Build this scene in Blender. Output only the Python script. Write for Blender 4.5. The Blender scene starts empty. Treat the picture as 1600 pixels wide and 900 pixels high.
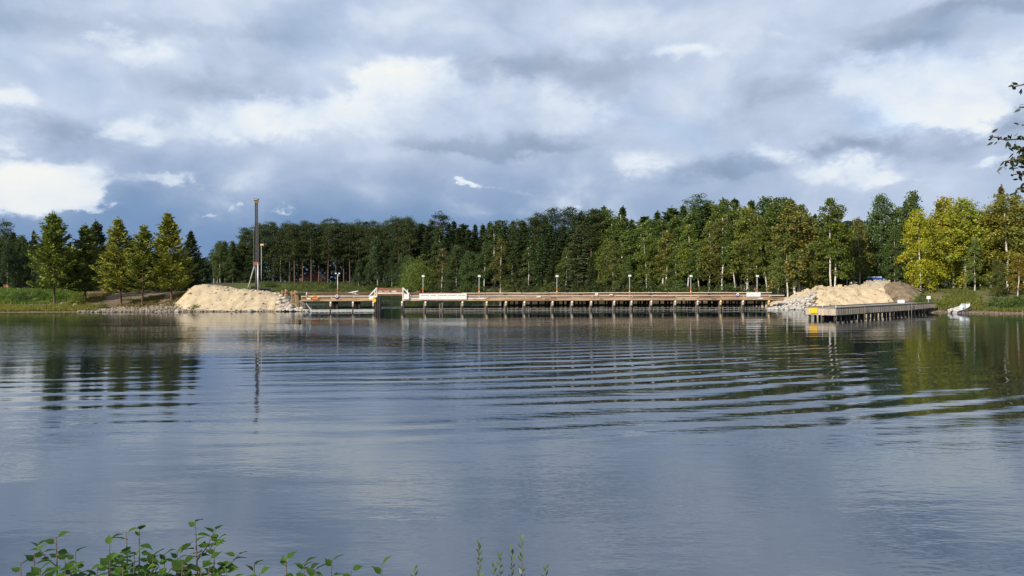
import bpy, math, random
import numpy as np
from mathutils import Vector, Matrix

SC = bpy.context.scene
COL = SC.collection
rad = math.radians

# ------------------------------------------------------------------ camera
FPX, HY, HC = 1164.0, 441.0, 4.0          # focal length in photo pixels, horizon row, eye height
cam_d = bpy.data.cameras.new('camera')
cam = bpy.data.objects.new('camera', cam_d); COL.objects.link(cam)
cam_d.sensor_width = 36.0
cam_d.lens = 36.0 * FPX / 1600.0
cam_d.clip_start = 0.1; cam_d.clip_end = 12000
cam.location = (0, 0, HC)
cam.rotation_euler = (rad(90) - math.atan((450 - HY) / FPX), 0, 0)
SC.camera = cam

# ------------------------------------------------------------------ light
SUN_AZ, SUN_EL = rad(-138), rad(27)       # azimuth from the view direction, clockwise seen from above
SUNV = Vector((math.sin(SUN_AZ) * math.cos(SUN_EL), math.cos(SUN_AZ) * math.cos(SUN_EL), math.sin(SUN_EL)))
sun_d = bpy.data.lights.new('sun', 'SUN'); sun_d.energy = 5.0; sun_d.angle = rad(0.55)
sun_d.color = (1.0, 0.92, 0.79)
sun = bpy.data.objects.new('sun', sun_d); COL.objects.link(sun)
sun.rotation_euler = SUNV.to_track_quat('Z', 'Y').to_euler()
sun.location = (-60, -60, 60)

SC.view_settings.view_transform = 'Standard'; SC.view_settings.look = 'None'
SC.view_settings.exposure = 0.27; SC.view_settings.gamma = 1.0
SC.view_settings.use_curve_mapping = False
SC.render.engine = 'CYCLES'
cy = SC.cycles
cy.max_bounces = 6; cy.diffuse_bounces = 2; cy.glossy_bounces = 3; cy.transmission_bounces = 3
cy.transparent_max_bounces = 4; cy.sample_clamp_indirect = 3.0
cy.use_denoising = True
cy.caustics_reflective = False; cy.caustics_refractive = False

# ------------------------------------------------------------------ node helpers
class NT:
    def __init__(s, nt): s.nt = nt; s.n = nt.nodes; s.l = nt.links
    def node(s, typ, **props):
        nd = s.n.new(typ)
        for k, v in props.items(): setattr(nd, k, v)
        return nd
    def put(s, sock, v):
        if v is None: return
        if hasattr(v, 'is_output'): s.l.new(v, sock)
        else: sock.default_value = v
    def m(s, op, a, b=None, c=None, clamp=False):
        nd = s.node('ShaderNodeMath', operation=op, use_clamp=clamp)
        for i, v in enumerate((a, b, c)): s.put(nd.inputs[i], v)
        return nd.outputs[0]
    def vm(s, op, a, b=None, c=None, scale=None):
        nd = s.node('ShaderNodeVectorMath', operation=op)
        for i, v in enumerate((a, b, c)): s.put(nd.inputs[i], v)
        if scale is not None: s.put(nd.inputs['Scale'], scale)
        return nd.outputs['Value'] if op in ('DOT_PRODUCT', 'LENGTH', 'DISTANCE') else nd.outputs[0]
    def xyz(s, a, b, c=0.0):
        nd = s.node('ShaderNodeCombineXYZ')
        for i, v in enumerate((a, b, c)): s.put(nd.inputs[i], v)
        return nd.outputs[0]
    def sep(s, v):
        nd = s.node('ShaderNodeSeparateXYZ'); s.l.new(v, nd.inputs[0]); return nd.outputs
    def noise(s, vec, scale, detail=4, rough=0.5, dist=0.0, col=False):
        nd = s.node('ShaderNodeTexNoise')
        s.put(nd.inputs['Vector'], vec); s.put(nd.inputs['Scale'], scale)
        nd.inputs['Detail'].default_value = detail; nd.inputs['Roughness'].default_value = rough
        nd.inputs['Distortion'].default_value = dist
        return nd.outputs['Color'] if col else nd.outputs[0]
    def mix(s, f, a, b, typ='MIX'):
        nd = s.node('ShaderNodeMix', data_type='RGBA', blend_type=typ, clamp_factor=True)
        s.put(nd.inputs[0], f)
        for i, v in ((6, a), (7, b)):
            if isinstance(v, tuple) and len(v) == 3: v = (*v, 1)
            s.put(nd.inputs[i], v)
        return nd.outputs[2]
    def ss(s, v, lo, hi, a=0.0, b=1.0):
        nd = s.node('ShaderNodeMapRange', interpolation_type='SMOOTHSTEP')
        s.put(nd.inputs[0], v); s.put(nd.inputs[1], lo); s.put(nd.inputs[2], hi)
        s.put(nd.inputs[3], a); s.put(nd.inputs[4], b)
        return nd.outputs[0]
    def ramp(s, f, stops, interp='LINEAR'):
        nd = s.node('ShaderNodeValToRGB'); cr = nd.color_ramp; cr.interpolation = interp
        while len(cr.elements) < len(stops): cr.elements.new(0.5)
        for e, (p, c) in zip(cr.elements, stops): e.position = p; e.color = (*c, 1)
        s.put(nd.inputs[0], f); return nd.outputs[0]

# ------------------------------------------------------------------ sky
W = bpy.data.worlds.new('World'); SC.world = W; W.use_nodes = True
w = NT(W.node_tree); w.n.clear()
def ang(px, py):
    a = math.atan((px - 800) / FPX)
    e = math.atan((HY - py) / math.hypot(FPX, px - 800)); return a, e
gen = w.node('ShaderNodeTexCoord').outputs['Generated']
dirv = w.vm('NORMALIZE', gen)
dx, dy, dz = w.sep(dirv)
AZ = w.m('ARCTAN2', dx, dy); EL = w.m('ARCSINE', dz)
S = w.vm('MULTIPLY', dirv, (1.0, 1.0, 1.6))
warp = w.vm('SUBTRACT', w.noise(S, 6.0, 2, 0.5, col=True), (0.5, 0.5, 0.5))
S1 = w.vm('MULTIPLY_ADD', warp, (0.09, 0.09, 0.09), S)
n1 = w.noise(S1, 5.2, 6, 0.5)
n2 = w.noise(w.vm('ADD', S1, (-0.03, 0.0, 0.05)), 5.2, 4, 0.5)
fine = w.noise(S1, 15.0, 7, 0.58)
wf = w.vm('SUBTRACT', w.noise(S, 16.0, 5, 0.6, col=True), (0.5, 0.5, 0.5))
AE = w.vm('ADD', w.vm('MULTIPLY_ADD', warp, (0.07, 0.035, 0.0), w.xyz(AZ, EL, 0.0)), w.vm('MULTIPLY', wf, (0.095, 0.06, 0.0)))
def blob(px, py, rx, ry):
    a0, e0 = ang(px, py); ra, re = rx / FPX, ry / FPX
    q = w.vm('MULTIPLY_ADD', AE, (1 / ra, 1 / re, 0), (-a0 / ra, -e0 / re, 0))
    return w.m('POWER', 0.42, w.vm('DOT_PRODUCT', q, q))
SOFT = [  # shaded cloud bases and thin veils: photo column, row, half-widths, change of brightness
    (850, 112, 130, 26, -.34), (1330, 236, 95, 15, -.42), (1125, 264, 65, 13, -.38), (1420, 60, 65, 15, -.32), (1190, 150, 80, 18, -.18),
    (330, 140, 90, 17, -.22), (90, 200, 85, 16, -.26), (70, 35, 110, 26, -.20), (330, 52, 120, 14, -.15), (1550, 8, 130, 9, -.30), (1560, 200, 60, 10, -.28), (960, 30, 70, 26, .16), (650, 25, 90, 20, .14)]
MASS = [  # sunlit cumulus: photo column, row, half-widths, brightness
    (598, 135, 34, 34, 1.0), (648, 128, 44, 26, .86), (578, 185, 34, 30, .86), (690, 165, 62, 42, .64), (640, 198, 66, 30, .52), (765, 182, 74, 40, .46),
    (850, 175, 70, 32, .54), (925, 172, 46, 28, .82), (935, 212, 50, 20, .56), (800, 226, 115, 17, .08), (690, 224, 70, 14, .22),
    (40, 275, 58, 30, .96), (108, 302, 40, 20, .88), (20, 314, 40, 16, .90), (155, 326, 30, 6, .76), (128, 266, 26, 14, .66),
    (741, 289, 26, 7, .97), (820, 292, 32, 8, .64), (890, 315, 16, 5, .68), (455, 329, 17, 7, .85), (335, 333, 17, 4, .74), (378, 328, 7, 5, .70),
    (415, 190, 52, 33, .84), (330, 197, 45, 24, .72), (492, 176, 52, 17, .72), (210, 206, 60, 22, .74), (275, 276, 34, 13, .77), (222, 270, 40, 12, .66),
    (235, 82, 44, 17, .75), (172, 50, 26, 11, .68), (18, 152, 36, 15, .80),
    (1060, 82, 78, 13, .77), (1000, 256, 55, 21, .78), (1225, 238, 36, 19, .72), (1330, 269, 62, 14, .74), (1388, 286, 36, 11, .79),
    (1420, 145, 100, 38, .74), (1325, 120, 55, 25, .66), (1520, 128, 80, 32, .73), (1465, 180, 72, 12, .88), (1530, 252, 30, 6, .74)]
acc = None
for (px, py, rx, ry, wt) in SOFT:
    g = blob(px, py, rx, ry)
    acc = w.m('MULTIPLY', g, wt) if acc is None else w.m('MULTIPLY_ADD', g, wt, acc)
gb = None
for (px, py, rx, ry, bt_) in MASS:
    g = blob(px, py, rx, ry)
    gb = w.vm('MULTIPLY', g, (1.0, bt_, 0.0)) if gb is None else w.vm('MULTIPLY_ADD', g, (1.0, bt_, 0.0), gb)
G, GBs, _z = w.sep(gb)
lit = w.m('SUBTRACT', n1, n2)
B = w.m('ADD', 0.525, w.m('MULTIPLY', lit, 0.75))
B = w.m('ADD', B, w.m('MULTIPLY', w.m('SUBTRACT', n1, 0.5), 0.16))
B = w.m('ADD', B, w.m('MULTIPLY', w.m('SUBTRACT', fine, 0.5), 0.22))
B = w.m('ADD', B, acc)
puff = w.m('ADD', w.m('MULTIPLY', w.m('SUBTRACT', fine, 0.5), 1.7), w.m('MULTIPLY', w.m('SUBTRACT', n1, 0.5), 0.5))
msk = w.ss(w.m('ADD', G, puff), 0.15, 1.20)
Bc = w.m('DIVIDE', GBs, w.m('MAXIMUM', G, 0.02))
Bc = w.m('ADD', Bc, w.m('MULTIPLY', lit, 0.40)); Bc = w.m('ADD', Bc, w.m('MULTIPLY', w.m('SUBTRACT', fine, 0.5), 0.42))
B = w.m('ADD', B, w.m('MULTIPLY', msk, w.m('SUBTRACT', Bc, B)))
cl = w.ramp(B, [(0.0, (.21, .265, .36)), (0.30, (.32, .39, .51)), (0.52, (.455, .53, .665)), (0.72, (.60, .665, .755)), (0.80, (.665, .715, .765)), (1.0, (.77, .78, .755))])
sky = w.node('ShaderNodeTexSky', sky_type='NISHITA')
sky.sun_disc = False; sky.sun_elevation = SUN_EL; sky.sun_rotation = SUN_AZ
sky.air_density = 1.0; sky.dust_density = 0.6; sky.ozone_density = 2.0
skyc = w.vm('SCALE', sky.outputs[0], scale=0.14)
# distant rain-blue cloud bank low over the horizon, broken by the white cloud masses
low = w.ss(w.m('ADD', EL, w.m('MULTIPLY', w.m('SUBTRACT', n1, 0.5), 0.12)), 0.045, 0.210, 1.0, 0.0)
low = w.m('MULTIPLY', low, w.ss(B, 0.54, 0.80, 1.0, 0.08))
low = w.m('MULTIPLY', low, w.ss(AZ, 0.05, 0.45, 1.0, 0.35))
cl = w.mix(w.m('MULTIPLY', low, 0.92), cl, (.130, .230, .405))
cover = w.ss(w.m('ADD', n1, w.m('MULTIPLY', low, .3)), 0.30, 0.50, 0.72, 1.0)
fin = w.mix(cover, skyc, cl)
bg = w.node('ShaderNodeBackground'); w.l.new(fin, bg.inputs[0]); bg.inputs[1].default_value = 1.0
wo = w.node('ShaderNodeOutputWorld'); w.l.new(bg.outputs[0], wo.inputs[0])

# ------------------------------------------------------------------ mesh helpers
def tag(o, label=None, cat=None, group=None, kind=None):
    if label: o['label'] = label
    if cat: o['category'] = cat
    if group: o['group'] = group
    if kind: o['kind'] = kind
    return o
def empty(name, loc=(0, 0, 0), rz=0.0):
    o = bpy.data.objects.new(name, None); COL.objects.link(o)
    o.location = loc; o.rotation_euler = (0, 0, rz); o.empty_display_size = 0.3
    return o
def link(name, me, parent=None, mat=None):
    o = bpy.data.objects.new(name, me); COL.objects.link(o)
    if mat is not None and not me.materials: me.materials.append(mat)
    if parent: o.parent = parent
    return o
class MB:
    def __init__(s): s.v = []; s.f = []
    def add(s, vs, fs):
        b = len(s.v); s.v += [tuple(p) for p in vs]; s.f += [tuple(i + b for i in f) for f in fs]; return s
    def box(s, c, d, rz=0.0, taper=1.0):
        x, y, z = d[0] / 2, d[1] / 2, d[2] / 2; vs = []
        cs, sn = math.cos(rz), math.sin(rz)
        for k, (i, j) in [(k, ij) for k in (-1, 1) for ij in ((-1, -1), (1, -1), (1, 1), (-1, 1))]:
            t = taper if k > 0 else 1
            px, py = i * x * t, j * y * t
            vs.append((c[0] + px * cs - py * sn, c[1] + px * sn + py * cs, c[2] + k * z))
        return s.add(vs, [(3, 2, 1, 0), (4, 5, 6, 7), (0, 1, 5, 4), (1, 2, 6, 5), (2, 3, 7, 6), (3, 0, 4, 7)])
    def beam(s, p0, p1, wd, ht, up=(0, 0, 1)):
        p0, p1 = Vector(p0), Vector(p1); d = (p1 - p0).normalized()
        u = Vector(up)
        if abs(d.dot(u)) > .98: u = Vector((0, 1, 0))
        r = d.cross(u).normalized() * (wd / 2); u2 = r.cross(d).normalized() * (ht / 2)
        vs = [p + a * r + b * u2 for p in (p0, p1) for a, b in ((-1, -1), (1, -1), (1, 1), (-1, 1))]
        return s.add(vs, [(0, 1, 2, 3), (7, 6, 5, 4), (0, 4, 5, 1), (1, 5, 6, 2), (2, 6, 7, 3), (3, 7, 4, 0)])
    def path(s, pts, rs, n=8, cap=True):
        pts = [Vector(p) for p in pts]; k = len(pts); vs = []; fs = []
        if not hasattr(rs, '__len__'): rs = [rs] * k
        ref = Vector((1, 0, 0))
        for i, p in enumerate(pts):
            d = (pts[min(i + 1, k - 1)] - pts[max(i - 1, 0)]).normalized()
            if abs(d.dot(ref)) > .95: ref = Vector((0, 1, 0))
            a = d.cross(ref).normalized(); b = d.cross(a)
            for j in range(n):
                t = 2 * math.pi * j / n; vs.append(p + (a * math.cos(t) + b * math.sin(t)) * rs[i])
        for i in range(k - 1):
            for j in range(n):
                fs.append((i * n + j, i * n + (j + 1) % n, (i + 1) * n + (j + 1) % n, (i + 1) * n + j))
        if cap: fs.append(tuple(range(n))[::-1]); fs.append(tuple((k - 1) * n + j for j in range(n)))
        return s.add(vs, fs)
    def tube(s, p0, p1, r0, r1=None, n=8): return s.path([p0, p1], [r0, r0 if r1 is None else r1], n)
    def mesh(s, name, smooth=False):
        me = bpy.data.meshes.new(name); me.from_pydata(s.v, [], s.f); me.update()
        if smooth: me.polygons.foreach_set('use_smooth', [True] * len(me.polygons))
        return me
    def build(s, name, mat, parent=None, smooth=False, bevel=0.0):
        o = link(name, s.mesh(name, smooth), parent, mat)
        if bevel:
            b = o.modifiers.new('bevel', 'BEVEL'); b.width = bevel; b.segments = 1
        return o
def np_mesh(name, V, F, mat=None, smooth=False, face_attr=None):
    V = np.asarray(V, np.float32); F = np.asarray(F, np.int32); me = bpy.data.meshes.new(name)
    k = F.shape[1]
    me.vertices.add(len(V)); me.vertices.foreach_set('co', V.ravel())
    me.loops.add(F.size); me.loops.foreach_set('vertex_index', F.ravel())
    me.polygons.add(len(F)); me.polygons.foreach_set('loop_start', np.arange(0, F.size, k, dtype=np.int32))
    try: me.polygons.foreach_set('loop_total', np.full(len(F), k, np.int32))
    except Exception: pass
    me.update(calc_edges=True)
    if smooth: me.polygons.foreach_set('use_smooth', np.ones(len(F), bool))
    if face_attr:
        for nm, arr in face_attr.items():
            a = me.attributes.new(nm, 'FLOAT', 'FACE'); a.data.foreach_set('value', np.asarray(arr, np.float32))
    if mat: me.materials.append(mat)
    return me

# value noise for heights
_rng0 = np.random.default_rng(7)
_tab = _rng0.random((256, 256))
def vnoise(x, y):
    x = np.asarray(x, float); y = np.asarray(y, float)
    xi = np.floor(x).astype(int); yi = np.floor(y).astype(int); fx = x - xi; fy = y - yi
    fx = fx * fx * (3 - 2 * fx); fy = fy * fy * (3 - 2 * fy)
    t = lambda a, b: _tab[a & 255, b & 255]
    return ((t(xi, yi) * (1 - fx) + t(xi + 1, yi) * fx) * (1 - fy) + (t(xi, yi + 1) * (1 - fx) + t(xi + 1, yi + 1) * fx) * fy) - .5
def fbm(x, y, o=4):
    r = 0; a = 1.0
    for i in range(o): r = r + a * vnoise(x * 2 ** i + 17 * i, y * 2 ** i + 31 * i); a *= .5
    return r
def sstep(x, a, b):
    t = np.clip((x - a) / (b - a), 0, 1); return t * t * (3 - 2 * t)
def PX(px, Y): return (px - 800) / FPX * Y          # metres right of the view axis
def ZZ(py, Y): return HC - (py - HY) / FPX * Y      # metres above the water

# ------------------------------------------------------------------ materials
MATS = {}
def mat(name, col, rough=.7, noise=.25, scale=3.0, metal=0.0, bump=0.0, col2=None, spec=.4, stretch=(1, 1, 1)):
    if name in MATS: return MATS[name]
    M = bpy.data.materials.new(name); M.use_nodes = True; t = NT(M.node_tree); t.n.clear()
    p = t.node('ShaderNodeBsdfPrincipled'); o = t.node('ShaderNodeOutputMaterial'); t.l.new(p.outputs[0], o.inputs[0])
    co = t.vm('MULTIPLY', t.node('ShaderNodeTexCoord').outputs['Object'], stretch)
    n = t.noise(co, scale, 5, .6)
    f = t.ss(n, .32, .68)
    c2 = col2 or tuple(c * (1 - noise) for c in col)
    t.l.new(t.mix(f, c2, col), p.inputs['Base Color'])
    p.inputs['Roughness'].default_value = rough; p.inputs['Metallic'].default_value = metal
    p.inputs['Specular IOR Level'].default_value = spec
    if bump:
        b = t.node('ShaderNodeBump'); b.inputs['Strength'].default_value = .8; b.inputs['Distance'].default_value = bump
        t.l.new(t.noise(co, scale * 3, 6, .65), b.inputs['Height']); t.l.new(b.outputs[0], p.inputs['Normal'])
    MATS[name] = M; return M
def leaf_mat(name, transl=.35, hue=(1.28, 1.05, .7), gloss=.02):
    """foliage: object colour, varied leaf by leaf"""
    M = bpy.data.materials.new(name); M.use_nodes = True; t = NT(M.node_tree); t.n.clear()
    oi = t.node('ShaderNodeObjectInfo')
    r = t.node('ShaderNodeAttribute', attribute_name='rnd').outputs['Fac']
    co = t.node('ShaderNodeTexCoord').outputs['Object']
    n = t.noise(co, .45, 3, .6)
    v = t.m('ADD', .62, t.m('MULTIPLY', r, .76))
    c = t.vm('SCALE', oi.outputs['Color'], scale=v)
    c = t.mix(t.ss(t.m('ADD', n, t.m('MULTIPLY', r, .16)), .50, .74), c, t.vm('MULTIPLY', c, hue))
    d = t.node('ShaderNodeBsdfDiffuse'); t.l.new(c, d.inputs[0])
    tr = t.node('ShaderNodeBsdfTranslucent'); t.l.new(t.vm('MULTIPLY', c, (1.15, 1.2, .7)), tr.inputs[0])
    mx = t.node('ShaderNodeMixShader'); mx.inputs[0].default_value = transl
    t.l.new(d.outputs[0], mx.inputs[1]); t.l.new(tr.outputs[0], mx.inputs[2])
    g = t.node('ShaderNodeBsdfGlossy'); g.inputs['Roughness'].default_value = .45; g.inputs[0].default_value = (.8, .85, .8, 1)
    m2 = t.node('ShaderNodeMixShader'); m2.inputs[0].default_value = gloss
    t.l.new(mx.outputs[0], m2.inputs[1]); t.l.new(g.outputs[0], m2.inputs[2])
    o = t.node('ShaderNodeOutputMaterial'); t.l.new(m2.outputs[0], o.inputs[0])
    return M
M_LEAF = leaf_mat('broad_leaves', .38)
M_NEEDLE = leaf_mat('needles', .14, (1.25, 1.1, .8), .012)
M_NEAR = leaf_mat('near_leaves', .40, (1.15, 1.05, .8), .018)
M_PINEBARK = mat('pine_bark', (.17, .105, .07), .9, .5, 4, bump=.02, stretch=(1, 1, .3))
M_SPRUCEBARK = mat('spruce_bark', (.10, .08, .065), .9, .4, 5, bump=.02)
def birch_bark():
    M = bpy.data.materials.new('birch_bark'); M.use_nodes = True; t = NT(M.node_tree); t.n.clear()
    p = t.node('ShaderNodeBsdfPrincipled'); o = t.node('ShaderNodeOutputMaterial'); t.l.new(p.outputs[0], o.inputs[0])
    co = t.node('ShaderNodeTexCoord').outputs['Object']
    a = t.ss(t.noise(t.vm('MULTIPLY', co, (2, 2, 5)), 2.2, 4, .6), .54, .62)
    b = t.ss(t.noise(co, .5, 2, .5), .35, .7)
    c = t.mix(a, t.mix(b, (.46, .43, .38), (.70, .67, .61)), (.06, .05, .045))
    t.l.new(c, p.inputs['Base Color']); p.inputs['Roughness'].default_value = .7
    return M
M_BIRCH = birch_bark()
M_SHRUBSTEM = mat('shrub_stem', (.12, .075, .05), .8)

# ------------------------------------------------------------------ terrain
LAKE = [(-400, -160), (-120, -30), (-40, 3), (-15, 6.2), (0, 6.6), (8, 7.2), (14, 7.4), (30, 5), (70, -8), (200, -60), (500, -120), (500, 0),
        (220, 30), (120, 76), (80, 89), (64, 93), (59.6, 95), (55, 97.5), (52, 101), (48, 107), (43.8, 110), (38.6, 108.6), (39, 114),
        (43, 122), (44, 130), (42, 145), (30, 170), (12, 195), (-10, 225), (-30, 260), (-45, 285), (-60, 292), (-95, 290),
        (-92, 240), (-80, 200), (-60, 160), (-42, 130), (-31, 112), (-28, 104), (-29.5, 101.8), (-45, 100.6), (-67, 97.6), (-110, 93),
        (-200, 80), (-400, 40)]
_LP = np.array(LAKE, float)
def shore_dist(x, y):
    """signed distance to the waterline, positive on land"""
    x = np.asarray(x, float).ravel(); y = np.asarray(y, float).ravel()
    best = np.full(x.shape, 1e9); ins = np.zeros(x.shape, bool)
    for i in range(len(_LP)):
        ax, ay = _LP[i]; bx, by = _LP[(i + 1) % len(_LP)]
        ex, ey = bx - ax, by - ay; t = np.clip(((x - ax) * ex + (y - ay) * ey) / (ex * ex + ey * ey), 0, 1)
        best = np.minimum(best, np.hypot(x - ax - t * ex, y - ay - t * ey))
        c = ((ay > y) != (by > y)); xx = ex * (y - ay) / (ey if ey else 1e-9) + ax
        ins ^= c & (x < xx)
    return np.where(ins, -best, best)
REF = [  # x, y, plateau height, rise length
    (0, 0, 2.4, 6.5), (-40, -10, 2.4, 7), (40, -10, 2.4, 7),
    (-70, 105, 2.6, 34), (-100, 110, 2.7, 36), (-58, 106, 2.4, 22), (-46, 106, 2.1, 7), (-36, 108, 2.1, 6), (-50, 140, 2.5, 16),
    (-95, 300, 3.7, 22), (-60, 300, 3.7, 22), (-30, 285, 2.6, 14), (15, 210, 2.0, 10), (45, 160, 1.9, 9),
    (50, 125, 2.3, 12), (60, 118, 3.0, 22), (75, 108, 2.9, 22), (110, 95, 2.8, 24)]
def ground(x, y, rough=True):
    sh = np.shape(x); x = np.asarray(x, float).ravel(); y = np.asarray(y, float).ravel()
    d = shore_dist(x, y)
    d = d + np.where((d > 0) & (y > 20), fbm(x * .22, y * .22, 3) * 1.6 * sstep(d, 0, 3), 0)
    ws = zs = ls = 0
    for (rx, ry, z, L) in REF:
        q = 1 / ((x - rx) ** 2 + (y - ry) ** 2 + 30) ** 1.6
        ws = ws + q; zs = zs + q * z; ls = ls + q * L
    zm, L = zs / ws, ls / ws
    h = np.where(d < 0, np.maximum(-3, d * .28), zm * (0.35 * np.clip(d / L, 0, 1) + .65 * sstep(d, .12 * L, L)) + .06 * np.clip(d, 0, 1))
    h = h + np.where(d > 0, fbm(x * .35, y * .35, 4) * .22 * sstep(d, .5, 5), 0)
    h = h + np.where(d > 60, np.minimum((d - 60) * .004, 0.3), 0)
    return h.reshape(sh)
def gz(x, y): return float(ground(np.array([x]), np.array([y]))[0])
def lines(segs):
    out = []
    for a, b, st in segs:
        out += list(np.arange(a, b, st))
    return np.array(out)
gx = np.concatenate([-np.geomspace(90, 4000, 26)[::-1], lines([(-88, 92, .9)]), np.geomspace(93, 4000, 26)])
gy = np.concatenate([-np.geomspace(6, 500, 14)[::-1], lines([(-5.5, 12, .5), (12, 84, 6), (84, 138, .75), (138, 320, 2.2)]), np.geomspace(322, 6000, 26)])
GX, GY = np.meshgrid(gx, gy); GZ = ground(GX, GY)
nx, ny = len(gx), len(gy)
idx = np.arange(nx * ny).reshape(ny, nx)
F = np.stack([idx[:-1, :-1], idx[:-1, 1:], idx[1:, 1:], idx[1:, :-1]], -1).reshape(-1, 4)
D = shore_dist(GX, GY).reshape(GX.shape)
def ground_mat():
    M = bpy.data.materials.new('bank_ground'); M.use_nodes = True; t = NT(M.node_tree); t.n.clear()
    p = t.node('ShaderNodeBsdfPrincipled'); o = t.node('ShaderNodeOutputMaterial'); t.l.new(p.outputs[0], o.inputs[0])
    co = t.node('ShaderNodeNewGeometry').outputs['Position']
    at = t.node('ShaderNodeAttribute', attribute_name='cover'); r, g, b = t.sep(at.outputs['Vector'])
    n = t.noise(co, .55, 5, .6); nf = t.noise(co, 3.5, 5, .65)
    soil = t.mix(t.ss(nf, .3, .7), (.11, .075, .048), (.21, .155, .10))
    grass = t.mix(t.ss(nf, .3, .7), (.055, .075, .018), (.12, .14, .035))
    sand = t.mix(t.ss(nf, .3, .7), (.34, .27, .18), (.50, .41, .29))
    c = t.mix(t.ss(t.m('ADD', r, t.m('MULTIPLY', t.m('SUBTRACT', n, .5), .9)), .35, .65), soil, grass)
    c = t.mix(t.ss(t.m('ADD', g, t.m('MULTIPLY', t.m('SUBTRACT', n, .5), .7)), .4, .6), c, sand)
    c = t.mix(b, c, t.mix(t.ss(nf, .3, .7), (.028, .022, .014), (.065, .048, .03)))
    t.l.new(c, p.inputs['Base Color']); p.inputs['Roughness'].default_value = .95; p.inputs['Specular IOR Level'].default_value = .15
    bm = t.node('ShaderNodeBump'); bm.inputs['Distance'].default_value = .08; bm.inputs['Strength'].default_value = .8
    t.l.new(nf, bm.inputs['Height']); t.l.new(bm.outputs[0], p.inputs['Normal'])
    return M
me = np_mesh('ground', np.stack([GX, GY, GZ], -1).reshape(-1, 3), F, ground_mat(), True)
grassm = np.zeros_like(GX); sandm = np.zeros_like(GX); forest = np.zeros_like(GX)
left = (GX < -26) & (GY > 85) & (GY < 180)
grassm = np.where(left, np.where(GX < -54, np.where(D < 11, .85, .62), .12), grassm)
grassm = np.where(left & (GX > -.585 * GY) & (D > .5), .02, grassm)
grassm = np.where(left & (D < 1.3), .15, grassm)
sandm = np.where(left & (GX < -56) & (D > 36) & (D < 50), .75, sandm)
sandm = np.where(left & (GX > -.50 * GY) & (D > 5), .36, sandm)
farb = (GY > 260) & (GX < -40); grassm = np.where(farb & (D > 2), .8, grassm)
rb = (GX > 50) & (GY > 85) & (GY < 150); grassm = np.where(rb & (D > 3), .50, grassm)
sandm = np.where((GX > 58) & (GX < 80) & (GY > 117) & (GY < 124), .9, sandm)
sandm = np.where((GX > 38) & (GX < 56) & (GY > 104) & (GY < 122), .7, sandm)
grassm = np.where(GY < 20, .8, grassm)
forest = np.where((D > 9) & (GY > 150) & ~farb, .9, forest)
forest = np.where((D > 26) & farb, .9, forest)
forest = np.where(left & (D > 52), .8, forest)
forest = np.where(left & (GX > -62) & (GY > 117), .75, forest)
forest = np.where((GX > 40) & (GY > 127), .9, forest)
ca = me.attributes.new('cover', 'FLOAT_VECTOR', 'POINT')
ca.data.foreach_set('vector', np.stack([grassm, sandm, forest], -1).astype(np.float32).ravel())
tag(link('ground', me), 'banks and shores round the lake', 'ground', kind='structure')

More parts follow.
